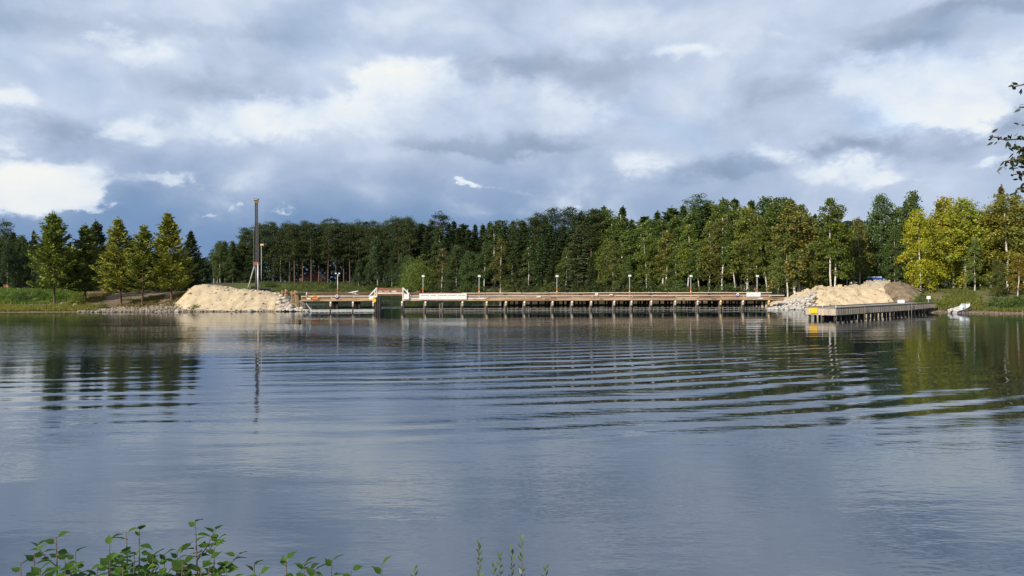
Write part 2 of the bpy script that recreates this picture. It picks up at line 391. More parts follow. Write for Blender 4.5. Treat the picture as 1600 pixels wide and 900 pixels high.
# ------------------------------------------------------------------ water
def water_mat():
    M = bpy.data.materials.new('lake_water'); M.use_nodes = True; t = NT(M.node_tree); t.n.clear()
    P = t.node('ShaderNodeNewGeometry').outputs['Position']
    x, y, z = t.sep(P)
    big = t.noise(t.vm('MULTIPLY', P, (.035, .06, 0)), 1.0, 2, .5)
    med = t.noise(t.vm('MULTIPLY', P, (.10, .22, 0)), 1.0, 3, .5)
    bigc = t.m('SUBTRACT', big, .5); medc = t.m('SUBTRACT', med, .5)
    spc = t.m('SUBTRACT', t.noise(t.vm('MULTIPLY', P, (.035, .30, 0)), 1.0, 2, .5), .5)
    # wake trains: long crests running obliquely to the shore
    def train(slope, curve, lam, warp, ph):
        u = t.m('SUBTRACT', y, t.m('MULTIPLY', x, slope))
        u = t.m('SUBTRACT', u, t.m('MULTIPLY', t.m('MULTIPLY', x, x), curve))
        u = t.m('ADD', u, t.m('MULTIPLY', bigc, warp)); u = t.m('ADD', u, t.m('MULTIPLY_ADD', spc, warp * .75, t.m('MULTIPLY', medc, warp * .5)))
        s = t.m('SINE', t.m('MULTIPLY_ADD', u, 2 * math.pi / lam, ph))
        return s
    def win(v, a, b, c, d): return t.m('MULTIPLY', t.ss(v, a, b), t.ss(v, c, d, 1.0, 0.0))
    yw = t.m('ADD', y, t.m('MULTIPLY', medc, 7.0))
    e1 = t.m('MULTIPLY', win(t.m('SUBTRACT', yw, t.m('MULTIPLY', x, .22)), 16.5, 21, 36, 58), win(t.m('ADD', x, t.m('MULTIPLY', medc, 8.0)), -7, 3, 11, 25))
    e2 = t.m('MULTIPLY', win(t.m('SUBTRACT', yw, t.m('MULTIPLY', x, .22)), 19, 26, 34, 52), win(t.m('ADD', x, t.m('MULTIPLY', medc, 8.0)), -30, -16, -6, 2))
    patch = t.ss(t.noise(t.vm('MULTIPLY', P, (.10, .50, 0)), 1.0, 3, .55), .36, .60, .12, 1.2)
    e1 = t.m('MULTIPLY', e1, t.m('MULTIPLY_ADD', patch, .75, .25)); e2 = t.m('MULTIPLY', e2, patch)
    h = t.m('MULTIPLY', t.m('MULTIPLY', train(.27, .006, 1.95, 2.6, .3), e1), .0165)
    h = t.m('ADD', h, t.m('MULTIPLY', t.m('MULTIPLY', train(.20, .0, 1.75, 2.6, 1.7), e2), .0040))
    # faint long swell everywhere
    h = t.m('ADD', h, t.m('MULTIPLY', train(.15, .002, 3.1, 5.5, .9), .0030))
    # wind ripples
    breeze = t.m('MULTIPLY_ADD', t.ss(big, .40, .62), .75, .25)
    breeze = t.m('MULTIPLY', breeze, t.ss(t.m('ADD', x, t.m('MULTIPLY', medc, 14.0)), 0, 26, 1.0, .42))   # the right bank shelters its side
    band = t.m('MULTIPLY_ADD', win(y, 34, 46, 66, 88), .62, t.m('ADD', t.m('MULTIPLY_ADD', t.ss(y, 78, 96, 1.0, 0.0), .44, .09), t.ss(y, 108, 116, 0.0, 1.8)))
    a = t.noise(t.vm('MULTIPLY', P, (.9, 2.3, 0)), 1.0, 3, .55)
    b = t.noise(t.vm('MULTIPLY', P, (3.2, 8.5, 0)), 1.0, 2, .5)
    ch = t.m('ADD', t.m('MULTIPLY', a, .030), t.m('MULTIPLY', b, .0075))
    h = t.m('ADD', h, t.m('MULTIPLY', ch, t.m('MULTIPLY', breeze, band)))
    bp = t.node('ShaderNodeBump'); bp.inputs['Strength'].default_value = 1.0; bp.inputs['Distance'].default_value = 1.0
    t.l.new(h, bp.inputs['Height'])
    fr = t.node('ShaderNodeFresnel'); fr.inputs[0].default_value = 3.5; t.l.new(bp.outputs[0], fr.inputs['Normal'])
    gl = t.node('ShaderNodeBsdfGlossy'); gl.inputs[0].default_value = (.88, .93, .99, 1); gl.inputs['Roughness'].default_value = .015
    t.l.new(bp.outputs[0], gl.inputs['Normal'])
    df = t.node('ShaderNodeBsdfDiffuse'); df.inputs[0].default_value = (.006, .011, .018, 1)
    mx = t.node('ShaderNodeMixShader'); t.l.new(fr.outputs[0], mx.inputs[0]); t.l.new(df.outputs[0], mx.inputs[1]); t.l.new(gl.outputs[0], mx.inputs[2])
    o = t.node('ShaderNodeOutputMaterial'); t.l.new(mx.outputs[0], o.inputs[0])
    return M
wm = MB().add([(-400, -160, 0), (500, -160, 0), (500, 330, 0), (-400, 330, 0)], [(0, 1, 2, 3)])
tag(wm.build('lake_water', water_mat()), 'calm dark lake water with wake ripples', 'water', kind='structure')

# ------------------------------------------------------------------ sand heaps and stones
M_SAND = mat('pale_sand', (.53, .43, .29), .95, .25, 1.1, bump=.15, spec=.1, col2=(.42, .33, .21))
M_SANDG = mat('grey_gravel', (.42, .36, .28), .95, .25, 2.0, bump=.06, spec=.1, col2=(.30, .25, .19))
M_SOIL = mat('dark_soil', (.13, .10, .07), .95, .4, 1.5, bump=.08, spec=.1, col2=(.24, .18, .12))
M_STONE = mat('riprap_stone', (.33, .27, .20), .9, .3, 1.6, bump=.03, col2=(.13, .10, .075))
_ICO = None
def ico():
    import bmesh
    bm = bmesh.new(); bmesh.ops.create_icosphere(bm, subdivisions=1, radius=1.0)
    v = np.array([q.co[:] for q in bm.verts]); f = np.array([[q.index for q in fc.verts] for fc in bm.faces]); bm.free(); return v, f
IV, IF = ico()
def heap(name, xs, ridge, y_toe, y_ridge, y_back, y_end, material, label, amp=.25, st=.32, extra=None, gul=.35, clods=160):
    """a mound of loose sand: height along its length from the ridge line, a steep front, a flatter back"""
    X = np.arange(xs[0], xs[-1] + st, st); Y = np.arange(y_toe - .6, y_end + .6, st)
    XX, YY = np.meshgrid(X, Y)
    rz = np.interp(XX, xs, ridge)
    wob = fbm(XX * .3, YY * .08 + 5, 3) * 1.3
    front = sstep(YY + wob * .6, y_toe, y_ridge) * .35 + np.clip((YY + wob * .6 - y_toe) / (y_ridge - y_toe), 0, 1) * .65
    back = 1 - sstep(YY, y_back, y_end)
    pr = np.minimum(front, 1) * back
    Z = rz * pr
    slope = np.clip(4 * front * (1 - front), 0, 1)
    gully = -np.abs(fbm(XX * .9 + YY * .12, YY * .18, 3)) * gul * slope
    Z = Z + (fbm(XX * .55, YY * .55, 5) * amp + fbm(XX * 1.7, YY * 1.7, 3) * amp * .8) * np.clip(Z * 1.5, 0, 1) + gully
    ends = sstep(XX, xs[0], xs[0] + 1.2) * (1 - sstep(XX, xs[-1] - 1.2, xs[-1]))
    Z = np.where(ends > 0, Z, -.5) * 1.0
    Z = Z - .4 * (1 - ends) - .35 * (1 - sstep(pr, 0, .06))
    n_x, n_y = len(X), len(Y); ii = np.arange(n_x * n_y).reshape(n_y, n_x)
    Fq = np.stack([ii[:-1, :-1], ii[:-1, 1:], ii[1:, 1:], ii[1:, :-1]], -1).reshape(-1, 4)
    o = link(name, np_mesh(name, np.stack([XX, YY, Z], -1).reshape(-1, 3), Fq, material, True))
    rg_ = np.random.default_rng(int(abs(xs[0]) * 7)); ok = np.argwhere((Z > .25) & (YY < y_back + 1))
    if clods and len(ok):
        V = []; Fc = []; k_ = 0
        for (i, j) in ok[rg_.integers(0, len(ok), clods)]:
            sz = .05 + .20 * rg_.random() ** 3; v = IV * (1 + (rg_.random((len(IV), 1)) - .5) * .6) * sz * np.array([1.2, 1, .75]) + np.array([XX[i, j], YY[i, j], Z[i, j] + sz * .15])
            V.append(v); Fc.append(IF + k_); k_ += len(v)
        c_ = link('clods', np_mesh('clods', np.concatenate(V), np.concatenate(Fc), material), o); c_['kind'] = 'stuff'
    o['label'] = label; o['category'] = 'sand heap' if 'sand' in name else ('gravel heap' if 'gravel' in name else 'soil heap')
    return o
def prof(pts, Y): return [PX(p, Y) for p, _ in pts], [max(ZZ(q, Y), .02) for _, q in pts]
xs, rd = prof([(276, 484), (286, 466), (296, 453), (308, 445.5), (322, 443.5), (338, 447), (360, 451), (392, 455), (420, 458), (438, 462), (450, 467), (462, 474), (474, 483)], 107)
heap('sand_heap', xs, rd, 101.3, 106.4, 110, 116, M_SAND, 'long pale sand embankment at the left end of the bridge', amp=.24, gul=.45, clods=260)
xs, rd = prof([(1196, 485), (1214, 479), (1236, 471), (1258, 463), (1276, 455), (1300, 452), (1330, 449), (1360, 449), (1390, 449), (1410, 452), (1424, 462), (1436, 473)], 116)
heap('sand_heap', xs, rd, 108.8, 115.5, 120, 127, M_SAND, 'broad pale sand heap behind the grey pier', amp=.62, gul=.8, clods=600)
xs, rd = prof([(1330, 455), (1345, 447), (1358, 440), (1372, 438), (1384, 439), (1396, 446), (1406, 455)], 121)
heap('gravel_heap', xs, rd, 115, 120.5, 121.5, 127, M_SANDG, 'greyish gravel heap in front of the blue van', amp=.2)
xs, rd = prof([(1378, 462), (1388, 447), (1398, 441.5), (1412, 443), (1424, 449), (1434, 459), (1446, 470), (1456, 478)], 114)
heap('soil_heap', xs, rd, 106.5, 113, 115, 121, M_SOIL, 'dark soil heap sloping down beside the yellow birch', amp=.3)
xs, rd = prof([(1262, 462), (1272, 450), (1279, 446.5), (1288, 449), (1296, 455)], 122)
heap('sand_heap', xs, rd, 118.5, 121.5, 122.5, 126, M_SAND, 'small pointed sand heap left of the twin birch trunks', amp=.15)

def stones(name, pts, smin, smax, seed, material, label, flat=.7):
    r = np.random.default_rng(seed); V = []; Fs = []; k = 0
    for (x, y, z) in pts:
        s = smin + (smax - smin) * r.random() ** 2.2
        v = IV * (1 + (r.random((len(IV), 1)) - .5) * .5) * s * np.array([1 + .5 * r.random(), .8 + .4 * r.random(), flat * (.7 + .5 * r.random())])
        a = r.random() * 6.28; c, sn = math.cos(a), math.sin(a)
        v = np.stack([v[:, 0] * c - v[:, 1] * sn, v[:, 0] * sn + v[:, 1] * c, v[:, 2]], 1) + np.array([x, y, z + s * .2])
        V.append(v); Fs.append(IF + k); k += len(v)
    o = link(name, np_mesh(name, np.concatenate(V), np.concatenate(Fs), material))
    return tag(o, label, 'stones', kind='stuff')
R = np.random.default_rng(3)
def along(px0, px1, n, d0, d1, seed):
    r = np.random.default_rng(seed); k_ = n * 40
    px = px0 + (px1 - px0) * r.random(k_); Y = 92 + 30 * r.random(k_); X = PX(px, Y); d = shore_dist(X, Y)
    ok = np.nonzero((d >= d0) & (d <= d1))[0][:n]; Z = np.maximum(ground(X[ok], Y[ok]), -.02)
    return list(zip(X[ok], Y[ok], Z))
pts = along(122, 300, 1900, -.1, 5.2, 1) + along(285, 445, 300, -.2, 1.1, 2)
stones('shore_stones', pts, .05, .24, 5, M_STONE, 'loose stones along the left shore below the pines')
pts = [(x, y, z) for (x, y, z) in along(0, 130, 420, 9.5, 13, 4)]
stones('bank_stones', pts, .07, .26, 6, M_STONE, 'strip of pale stones above the grassy left shore')
M_PALE = mat('pale_riprap', (.52, .46, .37), .9, .3, 1.3, bump=.03, col2=(.28, .24, .19))
pts = []
r = np.random.default_rng(8)
for i in range(330):
    px = 436 + 44 * r.random(); t_ = r.random(); Y = 101.4 + t_ * 5.2
    zt = np.interp(px, [436, 450, 462, 474, 482], [2.3, 1.8, 1.0, .3, .05]); pts.append((PX(px, Y), Y, zt * (t_ * .9 + .05)))
stones('embankment_stones', pts, .13, .42, 9, M_PALE, 'pale broken rock covering the tip of the left embankment')
pts = []
for i in range(460):
    px = 1200 + 75 * r.random(); t_ = r.random() ** 1.2; Y = 108.6 + t_ * 6
    zt = np.interp(px, [1200, 1214, 1236, 1258, 1276], [.05, .6, 1.3, 2.0, 2.6]); pts.append((PX(px, Y), Y, zt * t_))
for i in range(120):
    px = 1215 + 180 * r.random(); Y = 108.4 + .9 * r.random(); pts.append((PX(px, Y), Y, .02))
stones('slope_stones', pts, .08, .34, 10, mat('grey_riprap', (.48, .45, .40), .9, .3, 1.3, bump=.03, col2=(.32, .29, .25)), 'grey broken rock on the slope at the right end of the bridge')
pts = along(1440, 1600, 220, -.2, 1.6, 12)
stones('waterline_stones', pts, .05, .2, 11, mat('wet_stone', (.20, .15, .11), .7, .4, 2), 'small brown stones along the right waterline')
def boulder(px, Y, s, label):
    v = IV * (1 + (R.random((len(IV), 1)) - .5) * .45) * s * np.array([1.3, .9, .75])
    o = link('boulder', np_mesh('boulder', v, IF, M_PALE)); X = PX(px, Y)
    o.location = (X, Y, max(gz(X, Y), 0) + s * .25); o.rotation_euler.z = R.random() * 6
    return tag(o, label, 'boulder', 'boulders on the shores')
boulder(277, 100.4, .42, 'white boulder at the water in front of the rightmost bank pine')
boulder(391, 101.0, .36, 'round pale boulder at the water below the pile driver mast')
boulder(1255, 116.5, .55, 'grey boulder standing beside the small pointed sand heap')
boulder(118, 107.5, .38, 'pale boulder at the right end of the bank stone strip')

# ------------------------------------------------------------------ tree prototypes
def quads(C, A, Bv):
    """diamond leaves: centre, half long axis, half side axis"""
    V = np.stack([C - A, C - Bv, C + A, C + Bv], 1).reshape(-1, 3)
    return V, np.arange(len(V)).reshape(-1, 4)
def rvec(r, n):
    v = r.normal(size=(n, 3)); return v / np.linalg.norm(v, axis=1, keepdims=True)
def crown_mesh(name, C, l, wd, r, mt, long_dir=None, spread=1.0):
    C = np.asarray(C); n = len(C); a = rvec(r, n)
    if long_dir is not None:
        a = np.asarray(long_dir) + a * spread; a /= np.linalg.norm(a, axis=1, keepdims=True)
    b = np.cross(a, rvec(r, n)); b /= np.linalg.norm(b, axis=1, keepdims=True)
    sc = (.7 + .6 * r.random((n, 1)))
    V, Fq = quads(C, a * l / 2 * sc, b * wd / 2 * sc)
    return np_mesh(name, V, Fq, mt, False, {'rnd': r.random(n)})
def trunk_path(r, H, sway, n=9):
    ts = np.linspace(0, 1, n); a = r.random() * 6.28
    off = np.cumsum(r.normal(size=(n, 2)) * sway * H / n, 0); off -= off[0]
    return np.stack([off[:, 0], off[:, 1], ts * H], 1), ts
def at(P, ts, t): return np.array([np.interp(t, ts, P[:, i]) for i in range(3)])
def birch(seed, H=20., Rm=3.0, base=.22, stems=1, N=6500, lean=0.0, dens=1.0, wdf=1.0):
    r = np.random.default_rng(seed); tm = MB(); bml = []; C = []
    for s in range(stems):
        bm_ = MB(); bml.append(bm_)
        P, ts = trunk_path(r, H * (1 - .08 * s), .035)
        if stems > 1: P[:, 0] += (s - (stems - 1) / 2) * (.5 + ts * 1.6)
        P[:, 0] += lean * H * ts ** .7 - (lean * H * .0)
        rr = [.0085 * H * (1 - .9 * t) ** .9 + .015 for t in ts]; rr[0] *= 1.3
        tm.path([(P[0][0], P[0][1], -.6)] + list(P), [rr[0]] + rr, 7)
        nb = int(54 * dens / stems ** .4); ga = r.random() * 6.28
        for i in range(nb):
            t = base + (.99 - base) * ((i + r.random()) / nb) ** .9; p = (t - base) / (1 - base)
            if r.random() < .10: continue
            L = Rm * (.06 + .36 * (1 - p) ** .5 + 1.15 * (p + .03) ** .35 * (1 - p) ** .72) * (.62 + .6 * r.random())
            az = ga + i * 2.4 + r.normal() * .3; el = rad(22 + 36 * p + r.normal() * 9)
            o = at(P, ts, t); hd = np.array([math.cos(az), math.sin(az), 0.])
            s_ = np.linspace(0, 1, 6)[:, None]
            br = o + hd * L * math.cos(el) * s_ * (1.15) + np.array([0, 0, 1.]) * (L * math.sin(el) * s_ - L * .62 * s_ ** 2.4)
            bm_.path(br[:5], [.0028 * H * (1 - .75 * q) * (1 - .6 * p) + .006 for q in (0, .25, .5, .75, .95)], 4, False)
            m = max(4, int(N / nb / 5 * (L / Rm) * 1.5 / stems ** .6)); q = .22 + .78 * r.random(m) ** .8
            b = np.stack([np.interp(q, s_[:, 0], br[:, k]) for k in range(3)], 1)
            for k in range(m):
                nn = r.integers(4, 8); hang = r.random() * (.25 + .9 * q[k]) * .085 * H * .6
                c = b[k] + r.normal(size=(nn, 3)) * np.array([.26, .26, .22]) * Rm * .36 * wdf
                c[:, 2] -= r.random(nn) * hang; C.append(c)
    C = np.concatenate(C); C = C[C[:, 2] < H * 1.0]
    ld = np.tile(np.array([0, 0, -.8]), (len(C), 1))
    bme = [q.mesh('birch_branches', True) for q in bml]
    for q in bme: q.materials.append(M_SHRUBSTEM)
    return tm.mesh('birch_trunk', True), crown_mesh('birch_crown', C, .30 * H / 20 + .06, .20 * H / 20 + .04, r, M_LEAF, ld), M_BIRCH, bme
def conifer(seed, H=12., Rm=2.8, base=.12, whorl=.5, nb=6, el0=20, droop=.1, up=.25, shape=.8, tuft=.42, tn=5, step=.3, irr=.25, wide=.30, top_el=45):
    """whorled conifer: spruce (drooping, narrow) or young pine (upturned tips)"""
    r = np.random.default_rng(seed); tm = MB(); P, ts = trunk_path(r, H, .012)
    rr = [.0105 * H * (1 - t) ** .85 + .012 for t in ts]; rr[0] *= 1.25
    tm.path([(0, 0, -.6)] + list(P), [rr[0]] + rr, 7)
    C = []; Dn = []
    z = base * H; k = 0
    while z < H * .985:
        t = z / H; p = (t - base) / (1 - base); o = at(P, ts, t)
        Lp = Rm * min(1, (1 - p) ** shape) * min(1., .72 + 1.4 * p)
        for j in range(nb):
            if r.random() < .08: continue
            L = Lp * (1 - irr + 2 * irr * r.random()) + .12
            az = k * 1.1 + j * 6.283 / nb + r.normal() * .2; el = rad(el0 + (top_el - el0) * p ** 1.5 + r.normal() * 6)
            hd = np.array([math.cos(az), math.sin(az), 0.]); sd = np.array([-hd[1], hd[0], 0.])
            f = lambda s: o + hd * L * s * math.cos(el) + np.array([0, 0, 1.]) * (L * (math.sin(el) * s - droop * s ** 1.5 + up * s ** 3))
            tm.path([f(0), f(.5), f(.9)], [.02 + .012 * L, .015 + .006 * L, .008], 3, False)
            n = max(2, int(L / step)); 
            for i in range(n):
                s = (.22 if L > .8 else .0) + (.8 if L > .8 else 1.) * (i + r.random() * .8) / n
                wl = L * wide * (1.15 - s) * (1 if L > .6 else .5)
                for sg in (-1, 0, 1):
                    q = r.random() if sg else 0
                    c = f(min(s, 1)) + sd * sg * wl * (.35 + .75 * q) + hd * abs(sg) * wl * .35 * q
                    dirn = hd * .8 + sd * sg * .7 + np.array([0, 0, .28 * (1 if up > .1 else -.6)])
                    cc = c + r.normal(size=(tn, 3)) * np.array([.13, .13, .075]); C.append(cc); Dn.append(np.tile(dirn, (tn, 1)))
        z += whorl * (.75 + .5 * r.random()) * (1 - .35 * p); k += 1
    tip = at(P, ts, .99) + r.normal(size=(14, 3)) * np.array([.08, .08, .25]); C.append(tip); Dn.append(np.tile([0, 0, 1.], (14, 1)))
    C = np.concatenate(C); Dn = np.concatenate(Dn)
    return tm.mesh('conifer_trunk', True), crown_mesh('conifer_crown', C, tuft, tuft * .34, r, M_NEEDLE, Dn, .62), None
def tall_pine(seed, H=23., Rm=2.8, base=.48, N=5200):
    r = np.random.default_rng(seed); tm = MB(); P, ts = trunk_path(r, H, .018)
    rr = [.0085 * H * (1 - .8 * t) + .01 for t in ts]; rr[0] *= 1.2
    tm.path([(0, 0, -.6)] + list(P), [rr[0]] + rr, 7); C = []; nb = 40
    for i in range(nb):
        t = base + (.99 - base) * (i + r.random()) / nb; p = (t - base) / (1 - base)
        L = Rm * (.45 + .9 * (p + .1) ** .5 * (1 - p) ** .5) * (.55 + .7 * r.random())
        az = i * 2.4 + r.normal() * .4; el = rad(5 + 50 * p + r.normal() * 12); hd = np.array([math.cos(az), math.sin(az), 0.])
        o = at(P, ts, t); f = lambda s: o + hd * L * s * math.cos(el) + np.array([0, 0, 1.]) * L * (math.sin(el) * s + .12 * s * s)
        tm.path([f(0), f(.5), f(.95)], [.05, .035, .015], 4, False)
        for q in range(4):
            s = .45 + .55 * r.random(); c = f(s) + r.normal(size=3) * .22
            n = int(N / nb / 4); C.append(c + r.normal(size=(n, 3)) * np.array([.52, .52, .27]))
    for i in range(10):   # dead stubs on the bare stem
        t = .2 + (base - .2) * r.random(); o = at(P, ts, t); a = r.random() * 6.28
        tm.path([o, o + np.array([math.cos(a), math.sin(a), -.1]) * (.6 + r.random())], [.03, .01], 3, False)
    C = np.concatenate(C)
    return tm.mesh('pine_trunk', True), crown_mesh('pine_crown', C, .46, .15, r, M_NEEDLE), None
def bush(seed, H=2., Rm=1.4, N=2200, leaf=.16, dome=True):
    r = np.random.default_rng(seed); tm = MB(); C = []
    for i in range(14):
        az = r.random() * 6.28; el = rad(35 + 50 * r.random()); L = H * (.6 + .4 * r.random())
        hd = np.array([math.cos(az) * math.cos(el) * Rm / H * 1.2, math.sin(az) * math.cos(el) * Rm / H * 1.2, math.sin(el)])
        tm.path([(0, 0, -.2), hd * L * .5 + r.normal(size=3) * .05 * H, hd * L * .95], [.015 * H, .01 * H, .004], 4, False)
    nc = int(N / 18)
    for i in range(nc):
        v = rvec(r, 1)[0]; v[2] = abs(v[2]); q = (.35 + .65 * r.random() ** .5)
        c = v * q * np.array([Rm, Rm, H * .93]) * (1 + .25 * r.normal() * .6)
        C.append(c + r.normal(size=(18, 3)) * np.array([.15, .15, .12]) * max(Rm, .8) * .55)
    C = np.concatenate(C); C[:, 2] = np.abs(C[:, 2])
    return tm.mesh('shrub_stems', True), crown_mesh('shrub_leaves', C, leaf, leaf * .6, r, M_LEAF), M_SHRUBSTEM

PROTO = {}
def proto(kind, i, fn, H, bark):
    tme, cme, b = fn[:3]; tme.materials.append(b or bark); PROTO.setdefault(kind, []).append((tme, cme, H, fn[3] if len(fn) > 3 else None))
for i in range(4): proto('birch', i, birch(100 + i, 20, 3.3 + .3 * (i % 3), .2 + .05 * (i % 2)), 20, M_BIRCH)
proto('twin', 0, birch(120, 20, 3.4, .24, stems=2, N=8500), 20, M_BIRCH)
proto('twin', 1, birch(121, 20, 3.7, .16, stems=3, N=9500), 20, M_BIRCH)
for i in range(3): proto('wide', i, birch(130 + i, 18, 4.3, .10, N=9500, wdf=1.1), 18, M_BIRCH)
proto('leaning', 0, birch(140, 18, 2.5, .3, lean=-.11), 18, M_BIRCH)
for i in range(4): proto('spruce', i, conifer(200 + i, 20, 3.5 + .3 * (i % 2), .07, .52, 6, -2, .30, .10, .85, .52, 3, .42, .2, .34, 40), 20, M_SPRUCEBARK)
for i in range(4): proto('young_pine', i, conifer(300 + i, 12, 3.2 + .25 * (i % 2), .14 + .05 * (i % 2), .48, 5, 16, .12, .24, .72, .40, 5, .26, .28, .36, 52), 12, M_PINEBARK)
for i in range(4): proto('pine', i, tall_pine(400 + i, 23, 3.6, .42 + .05 * (i % 3)), 23, M_PINEBARK)
for i in range(2): proto('bush', i, bush(500 + i, 2.0, 1.5), 2.0, M_SHRUBSTEM)
proto('round', 0, bush(510, 9.0, 6.0, 16000, .34), 9.0, M_SHRUBSTEM)
proto('alder', 0, birch(150, 16, 3.6, .06, N=9500, stems=2, wdf=1.2), 16, M_SPRUCEBARK)
PROTO['alder'][0][0].materials.clear(); PROTO['alder'][0][0].materials.append(M_SPRUCEBARK)

NAMES = {'birch': 'birch_tree', 'twin': 'birch_tree', 'wide': 'birch_tree', 'leaning': 'birch_tree', 'spruce': 'spruce_tree', 'young_pine': 'pine_tree',
         'pine': 'pine_tree', 'bush': 'shrub', 'round': 'willow_bush', 'alder': 'alder_tree'}
CATS = {'birch_tree': 'birch tree', 'spruce_tree': 'spruce tree', 'pine_tree': 'pine tree', 'shrub': 'shrub', 'willow_bush': 'bush', 'alder_tree': 'tree'}
FOL = 1.5
TREES = []; TR = random.Random(11)
def tree(kind, px, Y, top=None, col=(.05, .08, .02), label=None, group=None, H=None, wid=1.0, var=None, rz=None, z=None):
    X = PX(px, Y); z0 = gz(X, Y) if z is None else z
    if H is None: H = ZZ(top, Y) - z0
    lst = PROTO[kind]; tme, cme, h0, bme = lst[TR.randrange(len(lst)) if var is None else var % len(lst)]
    nm = NAMES[kind]; o = empty(nm, (X, Y, z0 - .05), TR.random() * 6.28 if rz is None else rz)
    s = H / h0; o.scale = (s * wid, s * wid, s)
    if kind in ('young_pine', 'spruce', 'pine', 'birch', 'wide'): o.rotation_euler.x = TR.uniform(-.03, .03); o.rotation_euler.y = TR.uniform(-.03, .03)
    t = link('stems' if kind in ('bush', 'round') else 'trunk', tme, o)
    for q in bme or (): link('branches', q, o)
    c = link('foliage' if kind in ('bush', 'round') else 'crown', cme, o)
    k = (.80 + .40 * TR.random()) * FOL; c.color = (col[0] * k * (.94 + .12 * TR.random()), col[1] * k, col[2] * k, 1)
    tag(o, label, CATS[nm], group); TREES.append(o); o['_px'] = px
    return o
def dens(o):
    del o['_px']

PINE_L = (.12, .135, .027); PINE_D = (.028, .042, .016); SPR_D = (.022, .036, .015); SPR_G = (.035, .058, .022)  # dark variants put cloud shade into the leaf colour beside the species tone
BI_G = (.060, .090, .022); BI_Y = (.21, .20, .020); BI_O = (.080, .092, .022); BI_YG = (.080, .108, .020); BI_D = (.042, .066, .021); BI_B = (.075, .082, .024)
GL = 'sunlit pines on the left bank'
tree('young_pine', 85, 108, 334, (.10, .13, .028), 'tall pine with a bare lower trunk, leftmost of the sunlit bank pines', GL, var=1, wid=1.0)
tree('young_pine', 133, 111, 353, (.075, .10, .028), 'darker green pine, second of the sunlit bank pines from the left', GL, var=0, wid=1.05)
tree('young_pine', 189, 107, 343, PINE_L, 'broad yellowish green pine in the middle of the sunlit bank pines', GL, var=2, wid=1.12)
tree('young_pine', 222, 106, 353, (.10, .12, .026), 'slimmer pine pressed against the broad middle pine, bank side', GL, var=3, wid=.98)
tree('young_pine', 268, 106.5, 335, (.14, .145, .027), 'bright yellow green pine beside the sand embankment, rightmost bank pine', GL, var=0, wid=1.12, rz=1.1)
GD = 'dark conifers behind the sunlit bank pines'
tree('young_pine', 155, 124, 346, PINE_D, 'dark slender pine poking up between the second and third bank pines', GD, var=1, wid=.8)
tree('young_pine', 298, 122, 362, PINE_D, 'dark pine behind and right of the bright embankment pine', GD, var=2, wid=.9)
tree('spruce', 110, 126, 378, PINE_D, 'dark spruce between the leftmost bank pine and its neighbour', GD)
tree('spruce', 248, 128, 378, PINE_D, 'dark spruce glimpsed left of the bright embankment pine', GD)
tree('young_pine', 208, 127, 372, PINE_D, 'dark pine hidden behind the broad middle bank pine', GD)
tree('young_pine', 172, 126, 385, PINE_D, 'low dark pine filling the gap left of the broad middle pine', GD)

ORD = ['leftmost', 'second from left', 'third from left', 'fourth from left', 'fifth from left', 'sixth from left', 'seventh from left', 'eighth from left', 'ninth from left', 'tenth from left']
GEN = []      # wood trees whose labels are worked out afterwards
def wood(kind, px, Y, top, col, row, **kw):
    o = tree(kind, px, Y, top, col, None, None, **kw); GEN.append((o, kind, px, row, col)); return o
# wood on the left behind the road
for px, top, kd in [(-52, 352, 'spruce'), (-34, 360, 'pine'), (-14, 353, 'spruce'), (4, 352, 'pine'), (20, 364, 'young_pine'), (36, 366, 'wide'), (54, 361, 'spruce'), (72, 372, 'young_pine')]:
    wood(kd, px, 141 + TR.random() * 6, top, PINE_D if kd != 'wide' else (.035, .06, .02), 'leftwood')
for px, top, kd in [(-40, 378, 'wide'), (-12, 382, 'alder'), (12, 380, 'wide'), (30, 392, 'alder'), (50, 388, 'wide'), (68, 396, 'alder'), (98, 398, 'alder'), (130, 396, 'wide'), (162, 404, 'alder'), (196, 400, 'wide'), (236, 404, 'alder'), (282, 404, 'wide')]:
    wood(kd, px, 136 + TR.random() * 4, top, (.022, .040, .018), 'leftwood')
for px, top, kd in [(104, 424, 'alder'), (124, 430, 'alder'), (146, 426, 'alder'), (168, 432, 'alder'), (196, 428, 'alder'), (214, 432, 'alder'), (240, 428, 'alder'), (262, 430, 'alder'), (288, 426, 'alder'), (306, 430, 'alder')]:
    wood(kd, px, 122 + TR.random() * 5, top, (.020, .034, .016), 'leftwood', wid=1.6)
# far shore
SKY_P = [(300, 408), (318, 406), (332, 396), (342, 377), (352, 372), (372, 374), (386, 362), (400, 356), (440, 355), (500, 352), (560, 353), (600, 350), (640, 346), (690, 345), (740, 348), (780, 346), (830, 337), (880, 336),
         (912, 334), (934, 323), (966, 318), (990, 338), (1012, 340), (1036, 325), (1080, 321), (1130, 310), (1170, 309), (1232, 305), (1262, 314), (1285, 318)]
SH_P = [(300, 330), (335, 302), (419, 292), (600, 289), (640, 274), (700, 247), (748, 228), (871, 198), (1005, 173), (1137, 149), (1218, 132), (1290, 126)]
sky_y = lambda p: float(np.interp(p, *zip(*SKY_P))); sh_y = lambda p: float(np.interp(p, *zip(*SH_P)))
px = 338.
while px < 640:          # pine stand on the green bank
    for row, dd in (('front', 24), ('back', 36)):
        p = px + TR.uniform(-4, 4); Y = sh_y(p) + dd + TR.uniform(-4, 4)
        kd = 'pine' if p > 384 and TR.random() < .85 else TR.choice(['birch', 'spruce', 'wide'])
        if p < 384: kd = TR.choice(['birch', 'birch', 'spruce', 'wide'])
        wood(kd, p, Y, sky_y(p) + (TR.uniform(0, 10) if row == 'front' else TR.uniform(-3, 5)), PINE_D if kd != 'birch' else BI_D, row, wid=1.3)
    px += 12.5
